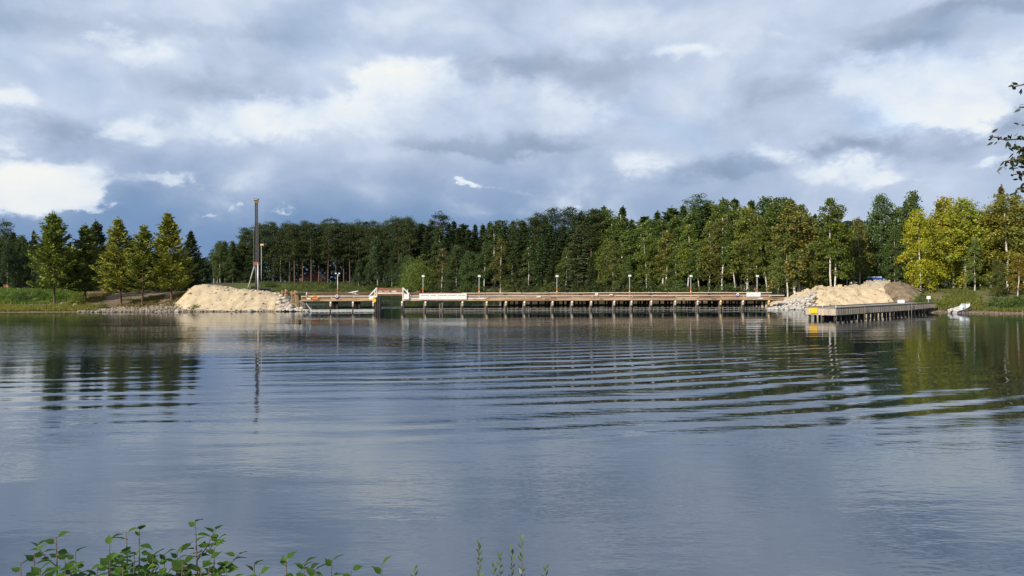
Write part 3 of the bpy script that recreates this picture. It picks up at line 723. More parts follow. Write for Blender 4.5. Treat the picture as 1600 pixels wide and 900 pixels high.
for p, top in [(344, 376), (364, 384), (590, 369), (612, 400), (560, 405), (575, 410), (628, 395)]:
    wood('wide', p, sh_y(p) + (16 if p > 540 else 20), top, (.034, .062, .024) if p > 500 else BI_D, 'front')
px = 640.
while px < 1250:         # mixed wood from the round willow to the bridge end
    f = (px - 640) / 600  # left part of this wood takes the leaf colours darkened for cloud shade
    p = px + TR.uniform(-4, 4); Y = sh_y(p)
    top = sky_y(p)
    wood('spruce' if TR.random() < .5 else TR.choice(['pine', 'young_pine', 'birch', 'wide']), p, Y + 40 + TR.uniform(-4, 4), top + TR.uniform(-3, 6), SPR_D if f < .6 else SPR_G, 'back', wid=TR.uniform(1.4, 1.75))
    p = px + TR.uniform(3, 12)
    kd = TR.choice(['spruce', 'spruce', 'birch', 'pine']) if f < .5 else TR.choice(['birch', 'twin', 'birch', 'spruce'])
    col = {'spruce': SPR_D if f < .4 else SPR_G, 'pine': PINE_D}.get(kd, BI_D if f < .35 else BI_G)
    wood(kd, p, Y + 24 + TR.uniform(-4, 4), top + TR.uniform(2, 18), col, 'middle', wid=TR.uniform(1.35, 1.65))
    px += 17 + 5 * f
for p, top, kd, col in [  # trees standing at the far waterline
        (640, 398, 'alder', BI_D), (690, 388, 'birch', BI_B), (712, 382, 'wide', BI_D), (735, 392, 'alder', (.04, .07, .024)), (757, 378, 'birch', BI_D), (782, 372, 'birch', BI_B), (800, 392, 'wide', BI_D),
        (826, 386, 'birch', BI_D), (846, 366, 'spruce', SPR_G), (866, 378, 'spruce', PINE_D), (884, 386, 'birch', BI_G), (902, 352, 'spruce', (.045, .055, .026)), (926, 400, 'spruce', PINE_D), (948, 372, 'birch', BI_YG), (958, 376, 'wide', (.08, .10, .026)),
        (980, 398, 'birch', BI_G), (1012, 364, 'twin', BI_YG), (1040, 360, 'birch', BI_O), (1056, 384, 'birch', BI_G), (1074, 350, 'birch', BI_YG), (1092, 378, 'birch', BI_G), (1108, 345, 'birch', (.09, .10, .025)), (1128, 340, 'birch', BI_O),
        (1150, 350, 'leaning', BI_G), (1168, 322, 'birch', (.09, .105, .024)), (1182, 338, 'birch', BI_O), (1200, 350, 'leaning', BI_YG), (1216, 372, 'birch', BI_G)]:
    wood(kd, p, sh_y(p) + TR.uniform(5, 9), top, col, 'shore', wid=TR.uniform(1.25, 1.5) if kd != 'leaning' else 1.15, rz=0.0 if kd == 'leaning' else None)
# right bank: large birches, labels written one by one
GB = 'birches on the right bank'
tree('twin', 1248, 128, 313, (.088, .094, .026), 'large brownish olive birch above the small pointed sand heap', GB, var=1, wid=1.35)
tree('birch', 1231, 127, 340, BI_G, 'green birch just right of the bridge end', GB, wid=1.1)
tree('twin', 1302, 121, 309, BI_YG, 'birch with two gleaming white trunks behind the broad sand heap', GB, var=0, rz=0.2, wid=1.15)
tree('birch', 1324, 127, 372, BI_O, 'small birch with rusty lower leaves right of the twin white trunks', GB, wid=.95)
tree('birch', 1344, 130, 338, BI_B, 'slim brownish birch with thin white trunk left of the blue van', GB, wid=1.1)
tree('wide', 1372, 134, 302, (.042, .075, .025), 'tall dark green broad tree behind the blue van', GB, var=0, wid=1.05)
tree('birch', 1402, 133, 322, BI_G, 'green birch behind the dark soil heap', GB, wid=1.1)
tree('birch', 1426, 132, 298, (.05, .085, .026), 'tall dark green birch top rising behind the yellow birch', GB, wid=1.2)
tree('wide', 1398, 130, 352, (.05, .085, .025), 'low spreading green tree right of the blue van', GB, var=1, wid=.8)
tree('wide', 1439, 113, 326, (.24, .25, .020), 'bright yellow birch beside the dark soil heap', GB, var=2, wid=.98)
tree('birch', 1452, 116, 338, (.17, .19, .022), 'yellow green birch with white trunk behind the white sign post', GB, wid=1.3)
tree('birch', 1478, 121, 306, BI_Y, 'tall golden birch top between the yellow birch and the boat', GB, wid=1.4)
tree('wide', 1508, 116, 308, (.155, .175, .022), 'broad yellow green birch above the beached motorboat', GB, var=0, wid=1.4)
tree('wide', 1532, 118, 330, (.115, .135, .026), 'green birch with low branches right of the motorboat', GB, var=1, wid=1.4)
tree('birch', 1523, 111, 372, (.07, .10, .026), 'smaller green birch whose white trunk stands behind the boat bow', GB, wid=1.1)
tree('wide', 1574, 112, 302, (.135, .135, .026), 'tall olive birch at the right edge of the picture', GB, var=2, wid=1.5)
tree('twin', 1606, 113, 300, BI_O, 'olive birch cut off by the right edge of the picture', GB, var=1, wid=1.05)
tree('birch', 1590, 105, 396, (.15, .12, .024), 'small golden brown birch low at the right edge', GB, wid=1.4)
tree('alder', 1560, 106, 405, (.075, .09, .026), 'low olive alder on the shore right of the boat', GB, wid=1.0)
tree('birch', 1548, 116, 330, (.135, .14, .024), 'olive birch filling the gap left of the tall olive birch', GB, wid=1.4)
tree('wide', 1490, 119, 322, (.20, .20, .022), 'golden green birch just left of the broad birch above the boat', GB, var=1, wid=1.2)
tree('alder', 1655, 108, 330, BI_O, 'tree just beyond the right edge of the picture', GB)
tree('spruce', 1562, 128, 292, (.07, .062, .026), 'brownish spruce with a sharp tip rising behind the rightmost birches', 'spruces behind the right bank')
tree('spruce', 1500, 136, 322, SPR_G, 'green spruce showing between the golden birches', 'spruces behind the right bank')
tree('spruce', 1466, 138, 314, SPR_G, 'dark spruce tip behind the tall golden birch', 'spruces behind the right bank')
tree('spruce', 1412, 142, 312, (.04, .06, .03), 'grey green spruce tip behind the tall dark green birch', 'spruces behind the right bank')
tree('spruce', 1335, 140, 345, SPR_D, 'dark spruce right of the twin white birch trunks', 'spruces behind the right bank')
for px_, top_ in [(1276, 335), (1300, 345), (1322, 350), (1352, 352), (1386, 345), (1438, 340), (1482, 338), (1520, 345), (1545, 335), (1585, 330), (1268, 360), (1312, 380), (1365, 375), (1420, 372), (1462, 372), (1497, 380), (1530, 375), (1555, 372), (1600, 360)]:
    wood('spruce' if TR.random() < .6 else 'alder', px_, 139 + TR.uniform(0, 8) + (9 if top_ < 351 else 0), top_, SPR_D, 'rightwood', wid=1.25)
# shrubs
GS = 'shrubs on the shores'
o = tree('round', 654, 262, 405, (.075, .105, .024), 'rounded light green willow bush left of the second lamp post', None, wid=.85, z=1.2)
for i, (p, Y, h, lab) in enumerate([
        (6, 113, 1.3, 'low bright green shrub at the left edge of the bank'), (24, 115, 1.2, 'green shrub near the left edge below the rust orange box'), (36, 112, 1.4, 'dark green shrub hanging over the pale bank stones'),
        (60, 116, 1.2, 'green shrub below the pale concrete slab'), (72, 114, 1.2, 'green shrub left of the leftmost bank pine'), (88, 113, 1.5, 'shrub growing at the foot of the leftmost bank pine'),
        (118, 108, 1.5, 'yellow green shrub on the shore right of the bank stones'), (160, 103.5, 1.0, 'small green shrub among the stones below the broad pine'), (305, 102.2, .9, 'sparse shrub at the foot of the sand embankment'),
        (1442, 107, 1.6, 'bright green shrub at the foot of the yellow birch'), (1470, 101.5, 1.2, 'yellow green grass shrub right of the pier end'), (1480, 104, 1.1, 'green shrub behind the boat motor'),
        (1535, 99, 1.0, 'green shrub on the shore right of the boat bow'), (1575, 99.5, 1.7, 'bright green shrub near the right edge on the shore'), (1592, 100, 1.5, 'dark green shrub at the right edge on the shore'),
        (1555, 101, 1.6, 'shrub between the boat and the right edge under the alder')]):
    c = (.06, .11, .02) if p < 100 or p in (1442, 1575) else (.10, .12, .025)
    if p in (36, 1592, 1555): c = (.04, .075, .02)
    tree('bush', p, Y, None, c, lab, GS, H=h, wid=1.15)
for i in range(26):   # undergrowth along the far waterline
    p = 640 + i * 22.5 + TR.uniform(-6, 6)
    wood('bush', p, sh_y(p) + TR.uniform(2, 6), None, TR.choice([(.03, .05, .02), (.045, .07, .022), (.06, .085, .024)]), 'undergrowth', H=TR.uniform(2.0, 4.2), wid=1.2)
for p in (420, 520, 583, 600, 620):
    wood('bush', p, 299 + TR.uniform(0, 8), None, (.045, .07, .022), 'undergrowth', H=TR.uniform(2, 3.4), wid=1.3)
# labels for the wood, worked out from kind, row and the landmark each tree stands behind
LM = [(0, 'left edge'), (60, 'leftmost bank pine'), (135, 'second bank pine'), (200, 'middle bank pines'), (270, 'rightmost bank pine'), (345, 'sand embankment'), (402, 'pile driver mast'), (465, 'timber dolphins'), (527, 'double headed lamp'),
      (609, 'raised span'), (661, 'second lamp'), (695, 'white banner'), (749, 'third lamp'), (810, 'deck past third lamp'), (871, 'fourth lamp'), (930, 'square deck sign'), (985, 'fifth lamp'), (1033, 'deck past fifth lamp'),
      (1081, 'sixth lamp'), (1150, 'right hand lifebuoy'), (1185, 'last lamp'), (1240, 'right bridge end'), (1302, 'twin white birch trunks'), (1370, 'blue van'), (1425, 'yellow birch'), (1500, 'motorboat'), (1575, 'rightmost birches')]
ROWS = {'leftwood': 'in left wood', 'front': 'on far bank', 'back': 'in back row', 'middle': 'in mid wood', 'shore': 'at far waterline', 'rightwood': 'in right wood', 'undergrowth': 'at far waterline'}
def tone(col):
    if col[0] > col[1]: return 'brownish'
    if col[0] > .105: return 'yellow green'
    if col[1] > .085: return 'green'
    return 'dark green'
buck = {}
for o, kind, px, row, col in GEN:
    lm = min(LM, key=lambda q: abs(q[0] - px))[1]
    base = f"{tone(col)} {'birch' if kind in ('birch', 'twin', 'wide', 'leaning') else {'bush': 'shrub'}.get(kind, kind.replace('_', ' '))} {ROWS[row]}, behind the {lm}"
    if lm == 'left edge': base = base.replace('behind the left edge', 'by the left edge')
    buck.setdefault(base, []).append((px, o))
for base, lst in buck.items():
    lst.sort(key=lambda q: q[0])
    for i, (px, o) in enumerate(lst):
        o['label'] = base if len(lst) == 1 else f"{base}, {ORD[i] if i < len(lst) - 1 or len(lst) > 2 else 'right one'}"
        if len(lst) == 2: o['label'] = f"{base}, {'left one' if i == 0 else 'right one'}"
        o['group'] = 'trees of the wood along the far shore' if o.name.split('.')[0] != 'shrub' else 'undergrowth along the far shore'
for o in TREES: del o['_px']

# grass as loose blades on the banks
def grass(name, sampler, n, h, seed, col, label):
    r = np.random.default_rng(seed); X, Y = sampler(r, n); Z = ground(X, Y)
    hh = h * (.5 + .8 * r.random(len(X))); a = r.random(len(X)) * 6.28; wv = .05 + .05 * r.random(len(X))
    ln = r.normal(size=(len(X), 2)) * .3
    p0 = np.stack([X - np.cos(a) * wv, Y - np.sin(a) * wv, Z - .03], 1); p1 = np.stack([X + np.cos(a) * wv, Y + np.sin(a) * wv, Z - .03], 1)
    p2 = np.stack([X + ln[:, 0] * hh, Y + ln[:, 1] * hh, Z + hh], 1)
    V = np.stack([p0, p1, p2], 1).reshape(-1, 3)
    o = link(name, np_mesh(name, V, np.arange(len(V)).reshape(-1, 3), M_LEAF, False, {'rnd': r.random(len(X))})); o.color = (*col, 1)
    return tag(o, label, 'grass', kind='stuff')
def samp(px0, px1, y0, y1, d0, d1, clump=.0):
    def f(r, n):
        px = px0 + (px1 - px0) * r.random(n * 3); Y = y0 + (y1 - y0) * r.random(n * 3); X = PX(px, Y); d = shore_dist(X, Y)
        k = (d > d0) & (d < d1) & (fbm(X * .3, Y * .3, 3) > clump); return X[k][:n], Y[k][:n]
    return f
grass('shore_grass', samp(-20, 150, 96, 112, 1.2, 10, -.3), 16000, .32, 21, (.17, .18, .04), 'low yellow green grass on the left shore')
grass('bank_grass', samp(-20, 130, 106, 136, 12, 34, -.15), 15000, .45, 22, (.10, .155, .03), 'rough green grass on the left bank')
grass('pine_grass', samp(112, 300, 100, 122, 3, 20, -.06), 9000, .26, 23, (.15, .13, .045), 'dry grass under the bank pines')
grass('far_grass', samp(405, 640, 288, 322, 1.5, 24, -.4), 16000, .7, 24, (.065, .09, .024), 'green grassy far bank below the pine stand')
grass('right_grass', samp(1445, 1640, 92, 120, 2.6, 22, .04), 13000, .40, 25, (.11, .13, .03), 'grass on the right bank behind the motorboat')
grass('end_grass', samp(1190, 1290, 112, 132, 1, 14, .0), 3000, .4, 26, (.07, .085, .025), 'grass patch behind the right end of the bridge')

# ------------------------------------------------------------------ wooden bridge
M_TAN = mat('fresh_timber', (.50, .36, .22), .8, .25, 1.2, col2=(.28, .155, .085), stretch=(.25, 2, 2))
M_BROWN = mat('stained_timber', (.26, .15, .09), .85, .4, 1.5, stretch=(.25, 2, 2))
M_GREYW = mat('weathered_timber', (.34, .31, .27), .9, .3, 1.6, col2=(.22, .195, .165), stretch=(.3, 2, 2), bump=.01)
M_GREYV = mat('grey_boards', (.45, .38, .29), .9, .3, 1.4, col2=(.31, .25, .18), stretch=(2.5, 2.5, .25), bump=.01)
M_DARKP = mat('tarred_pile', (.045, .035, .028), .8, .4, 3)
M_GREYP = mat('grey_pile', (.17, .15, .125), .85, .4, 2.5, stretch=(1, 1, .4))
M_RUST = mat('rusty_steel', (.30, .11, .065), .8, .4, 2.5, col2=(.16, .065, .045))
M_WHITE = mat('white_paint', (.80, .79, .75), .6, .12, 1.5)
M_CREAM = mat('cream_timber', (.72, .64, .52), .75, .2, 1.5, col2=(.58, .49, .38))
M_YEL = mat('yellow_paint', (.75, .46, .02), .55, .15, 2)
M_ORANGE = mat('orange_paint', (.62, .14, .05), .6, .2, 2)
M_GALV = mat('galvanised_rail', (.62, .60, .56), .45, .2, 2, metal=.2)
M_DGREY = mat('dark_grey_steel', (.04, .04, .043), .6, .3, 3)
M_LGREY = mat('light_grey_steel', (.42, .42, .41), .55, .25, 3)
M_BLACK = mat('black_print', (.03, .025, .03), .7, .2)
M_MARK = mat('red_brown_print', (.30, .12, .11), .7, .3, 6)
M_BLUE = mat('blue_paint', (.035, .10, .42), .4, .15, 2)
M_NAVY = mat('navy_paint', (.04, .05, .16), .4, .2, 2)
M_GLASS = mat('dark_glass', (.03, .035, .04), .1, .2, 2, spec=.8)
M_CONC = mat('pale_concrete', (.52, .50, .46), .9, .2, 2)
M_RUBBER = mat('black_rubber', (.02, .02, .02), .8, .2, 4)

BA = Vector((PX(468, 102.0), 102.0)); BB = Vector((PX(1232, 110.4), 110.4))
bd = BB - BA; BL_ = bd.length; bang = math.atan2(bd.y, bd.x)
def bx(px):
    k = (px - 800) / FPX; return (k * BA.y - BA.x) / (bd.x - k * bd.y) * BL_
br = empty('wooden_bridge', (BA.x, BA.y, 0), bang)
tag(br, 'long low timber work bridge on piles crossing the lake', 'bridge')
WD = 4.2
SEC = [(bx(470), bx(588.5)), (bx(629.5), bx(1226))]
for a, b in SEC:
    MB().box(((a + b) / 2, WD / 2, 1.50), (b - a, WD - .34, .20)).build('deck', M_TAN, br)
PIL = [516.5, 551.5, 583.5, 628.5, 665, 692, 723, 761, 791, 820, 864, 894.5, 924.5, 960.5, 987.5, 1018.5, 1056, 1091, 1127, 1162, 1202.5]
rb_ = random.Random(5)
def bays(pxs):
    for a, b in zip(pxs[:-1], pxs[1:]): yield bx(a), bx(b)
for grp in ([470, 516.5, 551.5, 588.5], [629.5] + PIL[4:] + [1226]):
    for a, b in bays(grp):
        dz = rb_.uniform(-.02, .02); g = .03
        MB().box(((a + b) / 2, .06 + rb_.uniform(-.01, .01), 1.50 + dz), (b - a - g, .16, .20)).build('edge_beam', M_TAN, br)
        MB().box(((a + b) / 2 + rb_.uniform(-.05, .05), .09, 1.735 + dz), (b - a - g, .12, .20)).build('kerb_board', M_TAN if rb_.random() < .6 else (M_CREAM if rb_.random() < .5 else M_BROWN), br)
        MB().box(((a + b) / 2, .30, 1.345 + dz), (b - a - g, .14, .10)).build('stringer', M_BROWN, br)
        MB().box(((a + b) / 2, WD - .06, 1.62), (b - a - g, .12, .44)).build('far_kerb', M_BROWN, br)
        MB().box(((a + b) / 2, .10, 2.07 + dz * .6), (b - a - .01, .07, .11)).build('near_rail', M_GALV if rb_.random() < .8 else M_CREAM, br)
        MB().box(((a + b) / 2, WD - .1, 2.42 + dz), (b - a - .01, .07, .09)).build('far_rail', M_CREAM if a > bx(700) else M_BROWN, br)
        MB().box(((a + b) / 2, WD - .1, 2.12 + dz), (b - a - .01, .06, .16)).build('far_rail', M_BROWN, br)
        MB().box((a + .1, .17, 1.83), (.07, .07, .56)).build('rail_post', M_CREAM, br)
        MB().box((a + .1, WD - .17, 2.02), (.07, .07, .84)).build('rail_post', M_BROWN, br)
        for q_ in range(rb_.randrange(0, 3)):
            MB().box((a + (b - a) * rb_.random(), .02 - .07 * q_, 1.62), (rb_.uniform(.3, .8), .06, .14)).build('patch_board', M_BROWN if rb_.random() < .6 else M_WHITE, br)
def pile_mesh(r0, h0, h1, nm, m):
    me = MB().tube((0, 0, h0), (0, 0, h1), r0, r0 * .94, 9).mesh(nm, True); me.materials.append(m); return me
me_p = pile_mesh(.13, -2.4, 1.38, 'pile', M_DARKP); me_s = pile_mesh(.158, .66, 1.36, 'sleeve', M_CREAM); me_sy = pile_mesh(.158, .66, 1.36, 'sleeve_yellow', mat('yellowed_paint', (.72, .56, .26), .7, .2, 4))
me_g = MB().tube((-.38, -.05, -2), (-.18, .05, 1.2), .095, .085, 8).mesh('leaning_pile', True); me_g.materials.append(M_GREYP)
me_b = pile_mesh(.15, -2.4, 1.36, 'back_pile', M_DARKP)
ring = MB().tube((0, 0, .98), (0, 0, 1.06), .166, .166, 9).mesh('band'); ring.materials.append(M_RUST)
for i, p in enumerate(PIL):
    x = bx(p)
    if p == 692:
        for q, yy in ((x - .2, .5), (x + .15, .3)):
            c = link('pile', me_g, br); c.location = (q, yy, 0)
        continue
    o = link('pile', me_p, br); o.location = (x, .20, 0)
    s = link('sleeve', me_s if p not in (761, 791, 1127, 1202.5) else me_sy, o); link('band', ring, o)
    if p > 640: c = link('leaning_pile', me_g, br); c.location = (x, .22, 0)
    for yy in (1.5, 2.8, 4.0):
        o = link('pile', me_b, br); o.location = (x + rb_.uniform(-.15, .15), yy, 0)
    MB().box((x, WD / 2, 1.22), (.2, WD - .5, .22)).build('cross_beam', M_BROWN, br)
    if p in (516.5, 551.5):
        for k in (1, 2, 3): o = link('pile', me_b, br); o.location = (x + .24 * k + .1, .75, 0)
for a, b in zip(PIL[8:-1], PIL[9:]):     # older dark piles closely set under the right half
    for k in range(4):
        o = link('pile', me_b, br); o.location = (bx(a + (b - a) * (k + .5 + rb_.uniform(-.3, .3)) / 4.3), 3.4 + rb_.uniform(-.4, .5), 0)
    MB().box(((bx(a) + bx(b)) / 2, 3.0, .62), (bx(b) - bx(a) - .03, .14, .34)).build('brace', M_DARKP, br)
for a, b in zip(PIL[:8], PIL[1:9]):
    if a == 583.5: continue
    MB().box(((bx(a) + bx(b)) / 2, 3.0, .42), (bx(b) - bx(a) - .03, .14, .24)).build('brace', M_DARKP, br)
# pale frames just above the water along the near side
BOOM = [472, 516.5, 551.5, 586]; BOOM2 = [631] + PIL[4:] + [1206]
for seq in (BOOM, BOOM2):
    for a, b in bays(seq):
        if b - a < .5: continue
        m = MB(); y0 = -.18
        zt = .30 if seq is BOOM2 else .22
        m.beam((a + .1, y0, zt), (b - .1, y0, zt), .05, .045); m.beam((a + .1, y0, .05), (b - .1, y0, .05), .05, .045)
        x = a + .15
        while x < b - .1: m.beam((x, y0, .08), (x, y0, zt - .03), .05, .05); x += rb_.uniform(.5, 1.0)
        m.build('waterline_frame', M_WHITE if seq is BOOM else M_GREYW, br)
        if seq is BOOM: MB().box(((a + b) / 2, y0 + .2, .05), (b - a - .2, .25, .10)).build('float', M_WHITE, br)
MB().beam((bx(478), .2, 1.1), (bx(487), .1, .05), .07, .07).build('brace', M_GALV, br)
MB().box((bx(478), .4, .75), (.3, .3, 1.3)).build('pile', M_DARKP, br)

# raised middle span with its white end frames
sp = empty('raised_span', (BA.x, BA.y, 0), bang)
tag(sp, 'short raised span with rusty panels between white timber frames', 'bridge span')
xa, xb = bx(588.5), bx(629.5)
MB().box(((xa + xb) / 2, .1, 2.48), (xb - xa + .2, .14, .20)).build('white_beam', M_CREAM, sp)
MB().box(((xa + xb) / 2, WD / 2 + .05, 2.27), (xb - xa - .1, WD - .2, .18)).build('span_deck', M_RUST, sp)
MB().box(((xa + xb) / 2, .16, 2.26), (xb - xa - .02, .08, .2)).build('red_girder', M_RUST, sp)
pw = (xb - xa) / 4
for k in range(4):
    MB().box((xa + pw * (k + .5), .12, 2.90), (pw - .12, .05, .52)).build('side_panel', M_RUST if k < 2 else M_BROWN, sp)
    if k < 3: MB().box((xa + pw * (k + .5) + (.1 if k == 2 else 0), .085, 2.74), (pw * .72, .014, .16)).build('pale_patch', M_CREAM if k == 2 else mat('faded_pink', (.62, .42, .36), .8, .4, 3), sp)
for x in (xa, xb):
    MB().box(((xa + xb) / 2, WD - .1, 2.9), (.01, .01, .01)) if False else None
MB().box(((xa + xb) / 2, WD - .12, 2.88), (xb - xa - .1, .06, .5)).build('side_panel', M_BROWN, sp)
MB().box(((xa + xb) / 2, .12, 3.19), (xb - xa - .1, .07, .05)).build('top_rail', M_BROWN, sp)
def frame(apex, foot, name_side):
    ax_, fx = bx(apex), bx(foot); sg = 1 if fx > ax_ else -1
    MB().box((ax_, .05, 2.32), (.16, .16, 1.86)).build('frame_post', M_CREAM, sp)
    MB().beam((ax_, -.02, 3.22), (fx, -.02, 2.12), .10, .14).build('diagonal_brace', M_WHITE, sp)
    MB().beam((ax_ - .0, .03, 2.62), (fx - sg * .45, .03, 2.02), .08, .12).build('diagonal_brace', M_CREAM, sp)
    MB().box((fx, .05, 1.85), (.12, .14, .56)).build('frame_post', M_CREAM, sp)
    MB().box(((ax_ + fx) / 2, .03, 2.02), (abs(fx - ax_) - .15, .05, .18)).build('board', M_WHITE, sp)
    MB().box(((ax_ + fx) / 2, .0, 1.66), (abs(fx - ax_) - .15, .05, .22)).build('board', M_CREAM, sp)
    MB().box(((ax_ + fx) / 2, WD - .1, 2.3), (.12, .1, 1.4)).build('frame_post', M_CREAM, sp)
frame(588.5, 577, 'l'); frame(629.5, 642, 'r')
MB().box((bx(580.5), .02, 1.85), (.5, .07, .4)).build('board', M_WHITE, sp)
c = empty('white_cabinet', (0, 0, 0)); c.parent = br; 
bpy.data.objects.remove(c)
def on_bridge(px, y, z): 
    v = Matrix.Rotation(bang, 3, 'Z') @ Vector((bx(px), y, z)); return (BA.x + v.x, BA.y + v.y, z)
cb = empty('equipment_cabinet', on_bridge(635.2, -.12, 1.6), bang); tag(cb, 'white cabinet standing right of the raised span', 'cabinet')
MB().box((0, 0, .39), (.70, .24, .78)).build('body', M_WHITE, cb, bevel=.02)
for k in (-1, 1): MB().box((k * .175, -.126, .40), (.31, .012, .66)).build('door', M_WHITE, cb)
MB().box((0, 0, .80), (.76, .3, .04)).build('lid', M_LGREY, cb)
fd = empty('fender_block', on_bridge(590.5, -.1, 0), bang); tag(fd, 'black fender piles guarding the left side of the raised span', 'fender')
for k in range(3): MB().path([(-.28 + .27 * k, .0, -2), (-.28 + .27 * k, 0, 1.9 + .12 * (k % 2))], .14, 9).build('pile', M_DARKP, fd)
for zz in (.5, 1.5): MB().box((0, .17, zz), (.9, .1, .16)).build('waler', M_DARKP, fd)
fd = empty('fender_block', on_bridge(630.8, .1, 0), bang); tag(fd, 'slim dark fender pile on the right side of the raised span', 'fender')
MB().path([(0, 0, -2), (0, 0, 2.3)], .12, 9).build('pile', M_DARKP, fd); MB().box((.1, .1, 1.2), (.06, .1, 2.0)).build('waler', M_GALV, fd)
sg = empty('navigation_sign', on_bridge(584.8, -.34, 1.5), bang); tag(sg, 'round yellow navigation sign left of the raised span', 'sign')
MB().path([(0, 0, 0), (0, .04, 0)], .28, 20).build('disc', M_YEL, sg); MB().box((0, .08, -.2), (.06, .05, .9)).build('bracket', M_DGREY, sg)
for dx_ in (-.08, .08): MB().box((dx_, -.004, .05), (.05, .006, .06)).build('mark', M_CREAM, sg)
# white banner board with its line of print
bn = empty('banner_board', on_bridge(692, -.16, 1.58), bang); tag(bn, 'long white banner board with a line of faded print', 'banner')
x0, x1 = bx(655) - bx(692), bx(729) - bx(692); npn = 5
for k in range(npn):
    a = x0 + (x1 - x0) * k / npn; b = x0 + (x1 - x0) * (k + 1) / npn
    MB().box(((a + b) / 2, 0, .42), (b - a - .015, .04, .84)).build('panel', M_WHITE, bn)
mk = MB(); m2_ = MB()
for a, b in ((658, 670), (673, 681), (684.6, 698), (700.6, 713.3), (716, 727)):
    u, v = bx(a) - bx(692), bx(b) - bx(692); x = u
    while x < v:
        l = rb_.uniform(.05, .11); mk.box((x + l / 2, -.024, .585 + rb_.uniform(-.012, .012)), (l, .006, rb_.uniform(.07, .11))); x += l + rb_.uniform(.02, .05)
    x = u
    while x < v:
        l = rb_.uniform(.04, .1); m2_.box((x + l / 2, -.024, .30 + rb_.choice((0, -.15))), (l, .006, .025)); x += l + rb_.uniform(.04, .12)
mk.build('lettering', M_MARK, bn); m2_.build('fine_lettering', mat('grey_print', (.5, .48, .5), .7), bn)
for k in (x0 + .3, 0, x1 - .3): MB().box((k, .06, .4), (.06, .06, .8)).build('support', M_TAN, bn)
bp_ = empty('barrier_stack', on_bridge(1177.5, .0, 1.86), bang); tag(bp_, 'white barrier panels stacked on the deck by the last lamp', 'barrier')
for k in range(4): MB().box((-.82 + .545 * k, .02 * (k % 2), .33), (.52, .07, .62)).build('panel', M_WHITE, bp_)
MB().box((0, .07, .66), (2.1, .05, .05)).build('rail', M_GALV, bp_); MB().box((0, .07, .02), (2.1, .3, .05)).build('foot', M_LGREY, bp_)
# lamps
LAMPS = [(527, 426, True), (661, 430, False), (749, 430, False), (871, 430, False), (985, 429.5, False), (1081, 430, False), (1185, 430, False)]
LLAB = ['lamp post with two small heads, leftmost on the bridge', 'lamp post with square head rising behind the white banner', 'lamp post with square head, first one right of the white banner',
        'lamp post with square head at the middle of the bridge, fourth from left', 'lamp post with square head right of the square deck sign', 'lamp post with square head, second from the right end', 'rightmost lamp post, above the white barrier stack']
for (p, top, dbl), lab in zip(LAMPS, LLAB):
    Yb = BA.y + (bd.y / BL_) * bx(p); zt = ZZ(top, Yb); z0 = 1.60
    lp = empty('lamp_post', on_bridge(p, .42, z0), bang); tag(lp, lab, 'lamp post', 'lamp posts along the bridge')
    h = zt - z0
    MB().tube((0, 0, 0), (0, 0, h - .22), .055, .04, 8).build('pole', M_LGREY if not dbl else M_GALV, lp, True)
    nb_ = 4
    for k in range(nb_):
        MB().tube((0, 0, .1 + k * .37), (0, 0, .1 + (k + 1) * .37 - .01), .072, .072, 8).build('reflective_band', M_ORANGE if k % 2 or p in (661, 1185, 527) else M_CREAM, lp, True)
    MB().box((0, 0, .02), (.26, .26, .04)).build('base_plate', M_LGREY, lp)
    if dbl:
        MB().box((0, 0, h - .2), (.62, .05, .05)).build('arm', M_LGREY, lp)
        for k in (-1, 1): MB().box((k * .24, -.06, h - .1), (.20, .14, .16)).build('lamp_head', M_WHITE, lp, bevel=.02)
    else:
        hd_ = MB().box((.02, -.05, h - .12), (.40, .24, .26), taper=.85).build('lamp_head', M_WHITE, lp, bevel=.02)
        MB().box((.02, -.05, h + .025), (.44, .28, .03)).build('cap', M_LGREY, hd_)
# lifebuoys and small signs on the rail
def torus(R_, r_, n=20, k=8):
    m = MB(); vs = []; fs = []
    for i in range(n):
        a = 6.2832 * i / n
        for j in range(k):
            b = 6.2832 * j / k; vs.append(((R_ + r_ * math.cos(b)) * math.cos(a), r_ * math.sin(b), (R_ + r_ * math.cos(b)) * math.sin(a)))
    for i in range(n):
        for j in range(k): fs.append((i * k + j, ((i + 1) % n) * k + j, ((i + 1) % n) * k + (j + 1) % k, i * k + (j + 1) % k))
    return m.add(vs, fs)
for p, z_, lab in ((526.6, 2.08, 'white lifebuoy hung below the two headed lamp'), (1152.5, 2.2, 'white lifebuoy on the rail near the white barrier stack')):
    lb = empty('lifebuoy', on_bridge(p, -.1, z_), bang); tag(lb, lab, 'lifebuoy', 'lifebuoys on the bridge rail')
    torus(.15, .065).build('ring', M_WHITE, lb, True)
    for k in range(4):
        a = .785 + k * 1.571; MB().box((.15 * math.cos(a), 0, .15 * math.sin(a)), (.06, .136, .06)).build('band', M_ORANGE, lb)
    MB().box((0, .09, -.1), (.34, .03, .55)).build('backboard', M_NAVY, lb)
def small_sign(name, px, zc, sz, m, lab, y=-.1, mark=None):
    s = empty(name, on_bridge(px, y, zc), bang); tag(s, lab, 'sign' if 'sign' in name else 'box')
    MB().box((0, 0, 0), sz).build('plate' if 'sign' in name else 'body', m, s, bevel=.01)
    if mark: MB().box((0, -sz[1] / 2 - .004, 0), mark).build('mark', M_BLACK, s)
    MB().box((0, sz[1] / 2 + .03, -.1), (.05, .05, sz[2] + .3)).build('bracket', M_LGREY, s)
small_sign('deck_sign', 932, 2.30, (.40, .03, .40), M_WHITE, 'small square white sign with a dark mark on the rail', mark=(.13, .006, .1))
small_sign('deck_box', 954.5, 2.2, (.50, .2, .2), mat('pale_pink', (.72, .58, .50), .8, .2), 'pinkish white box on the rail right of the square sign')
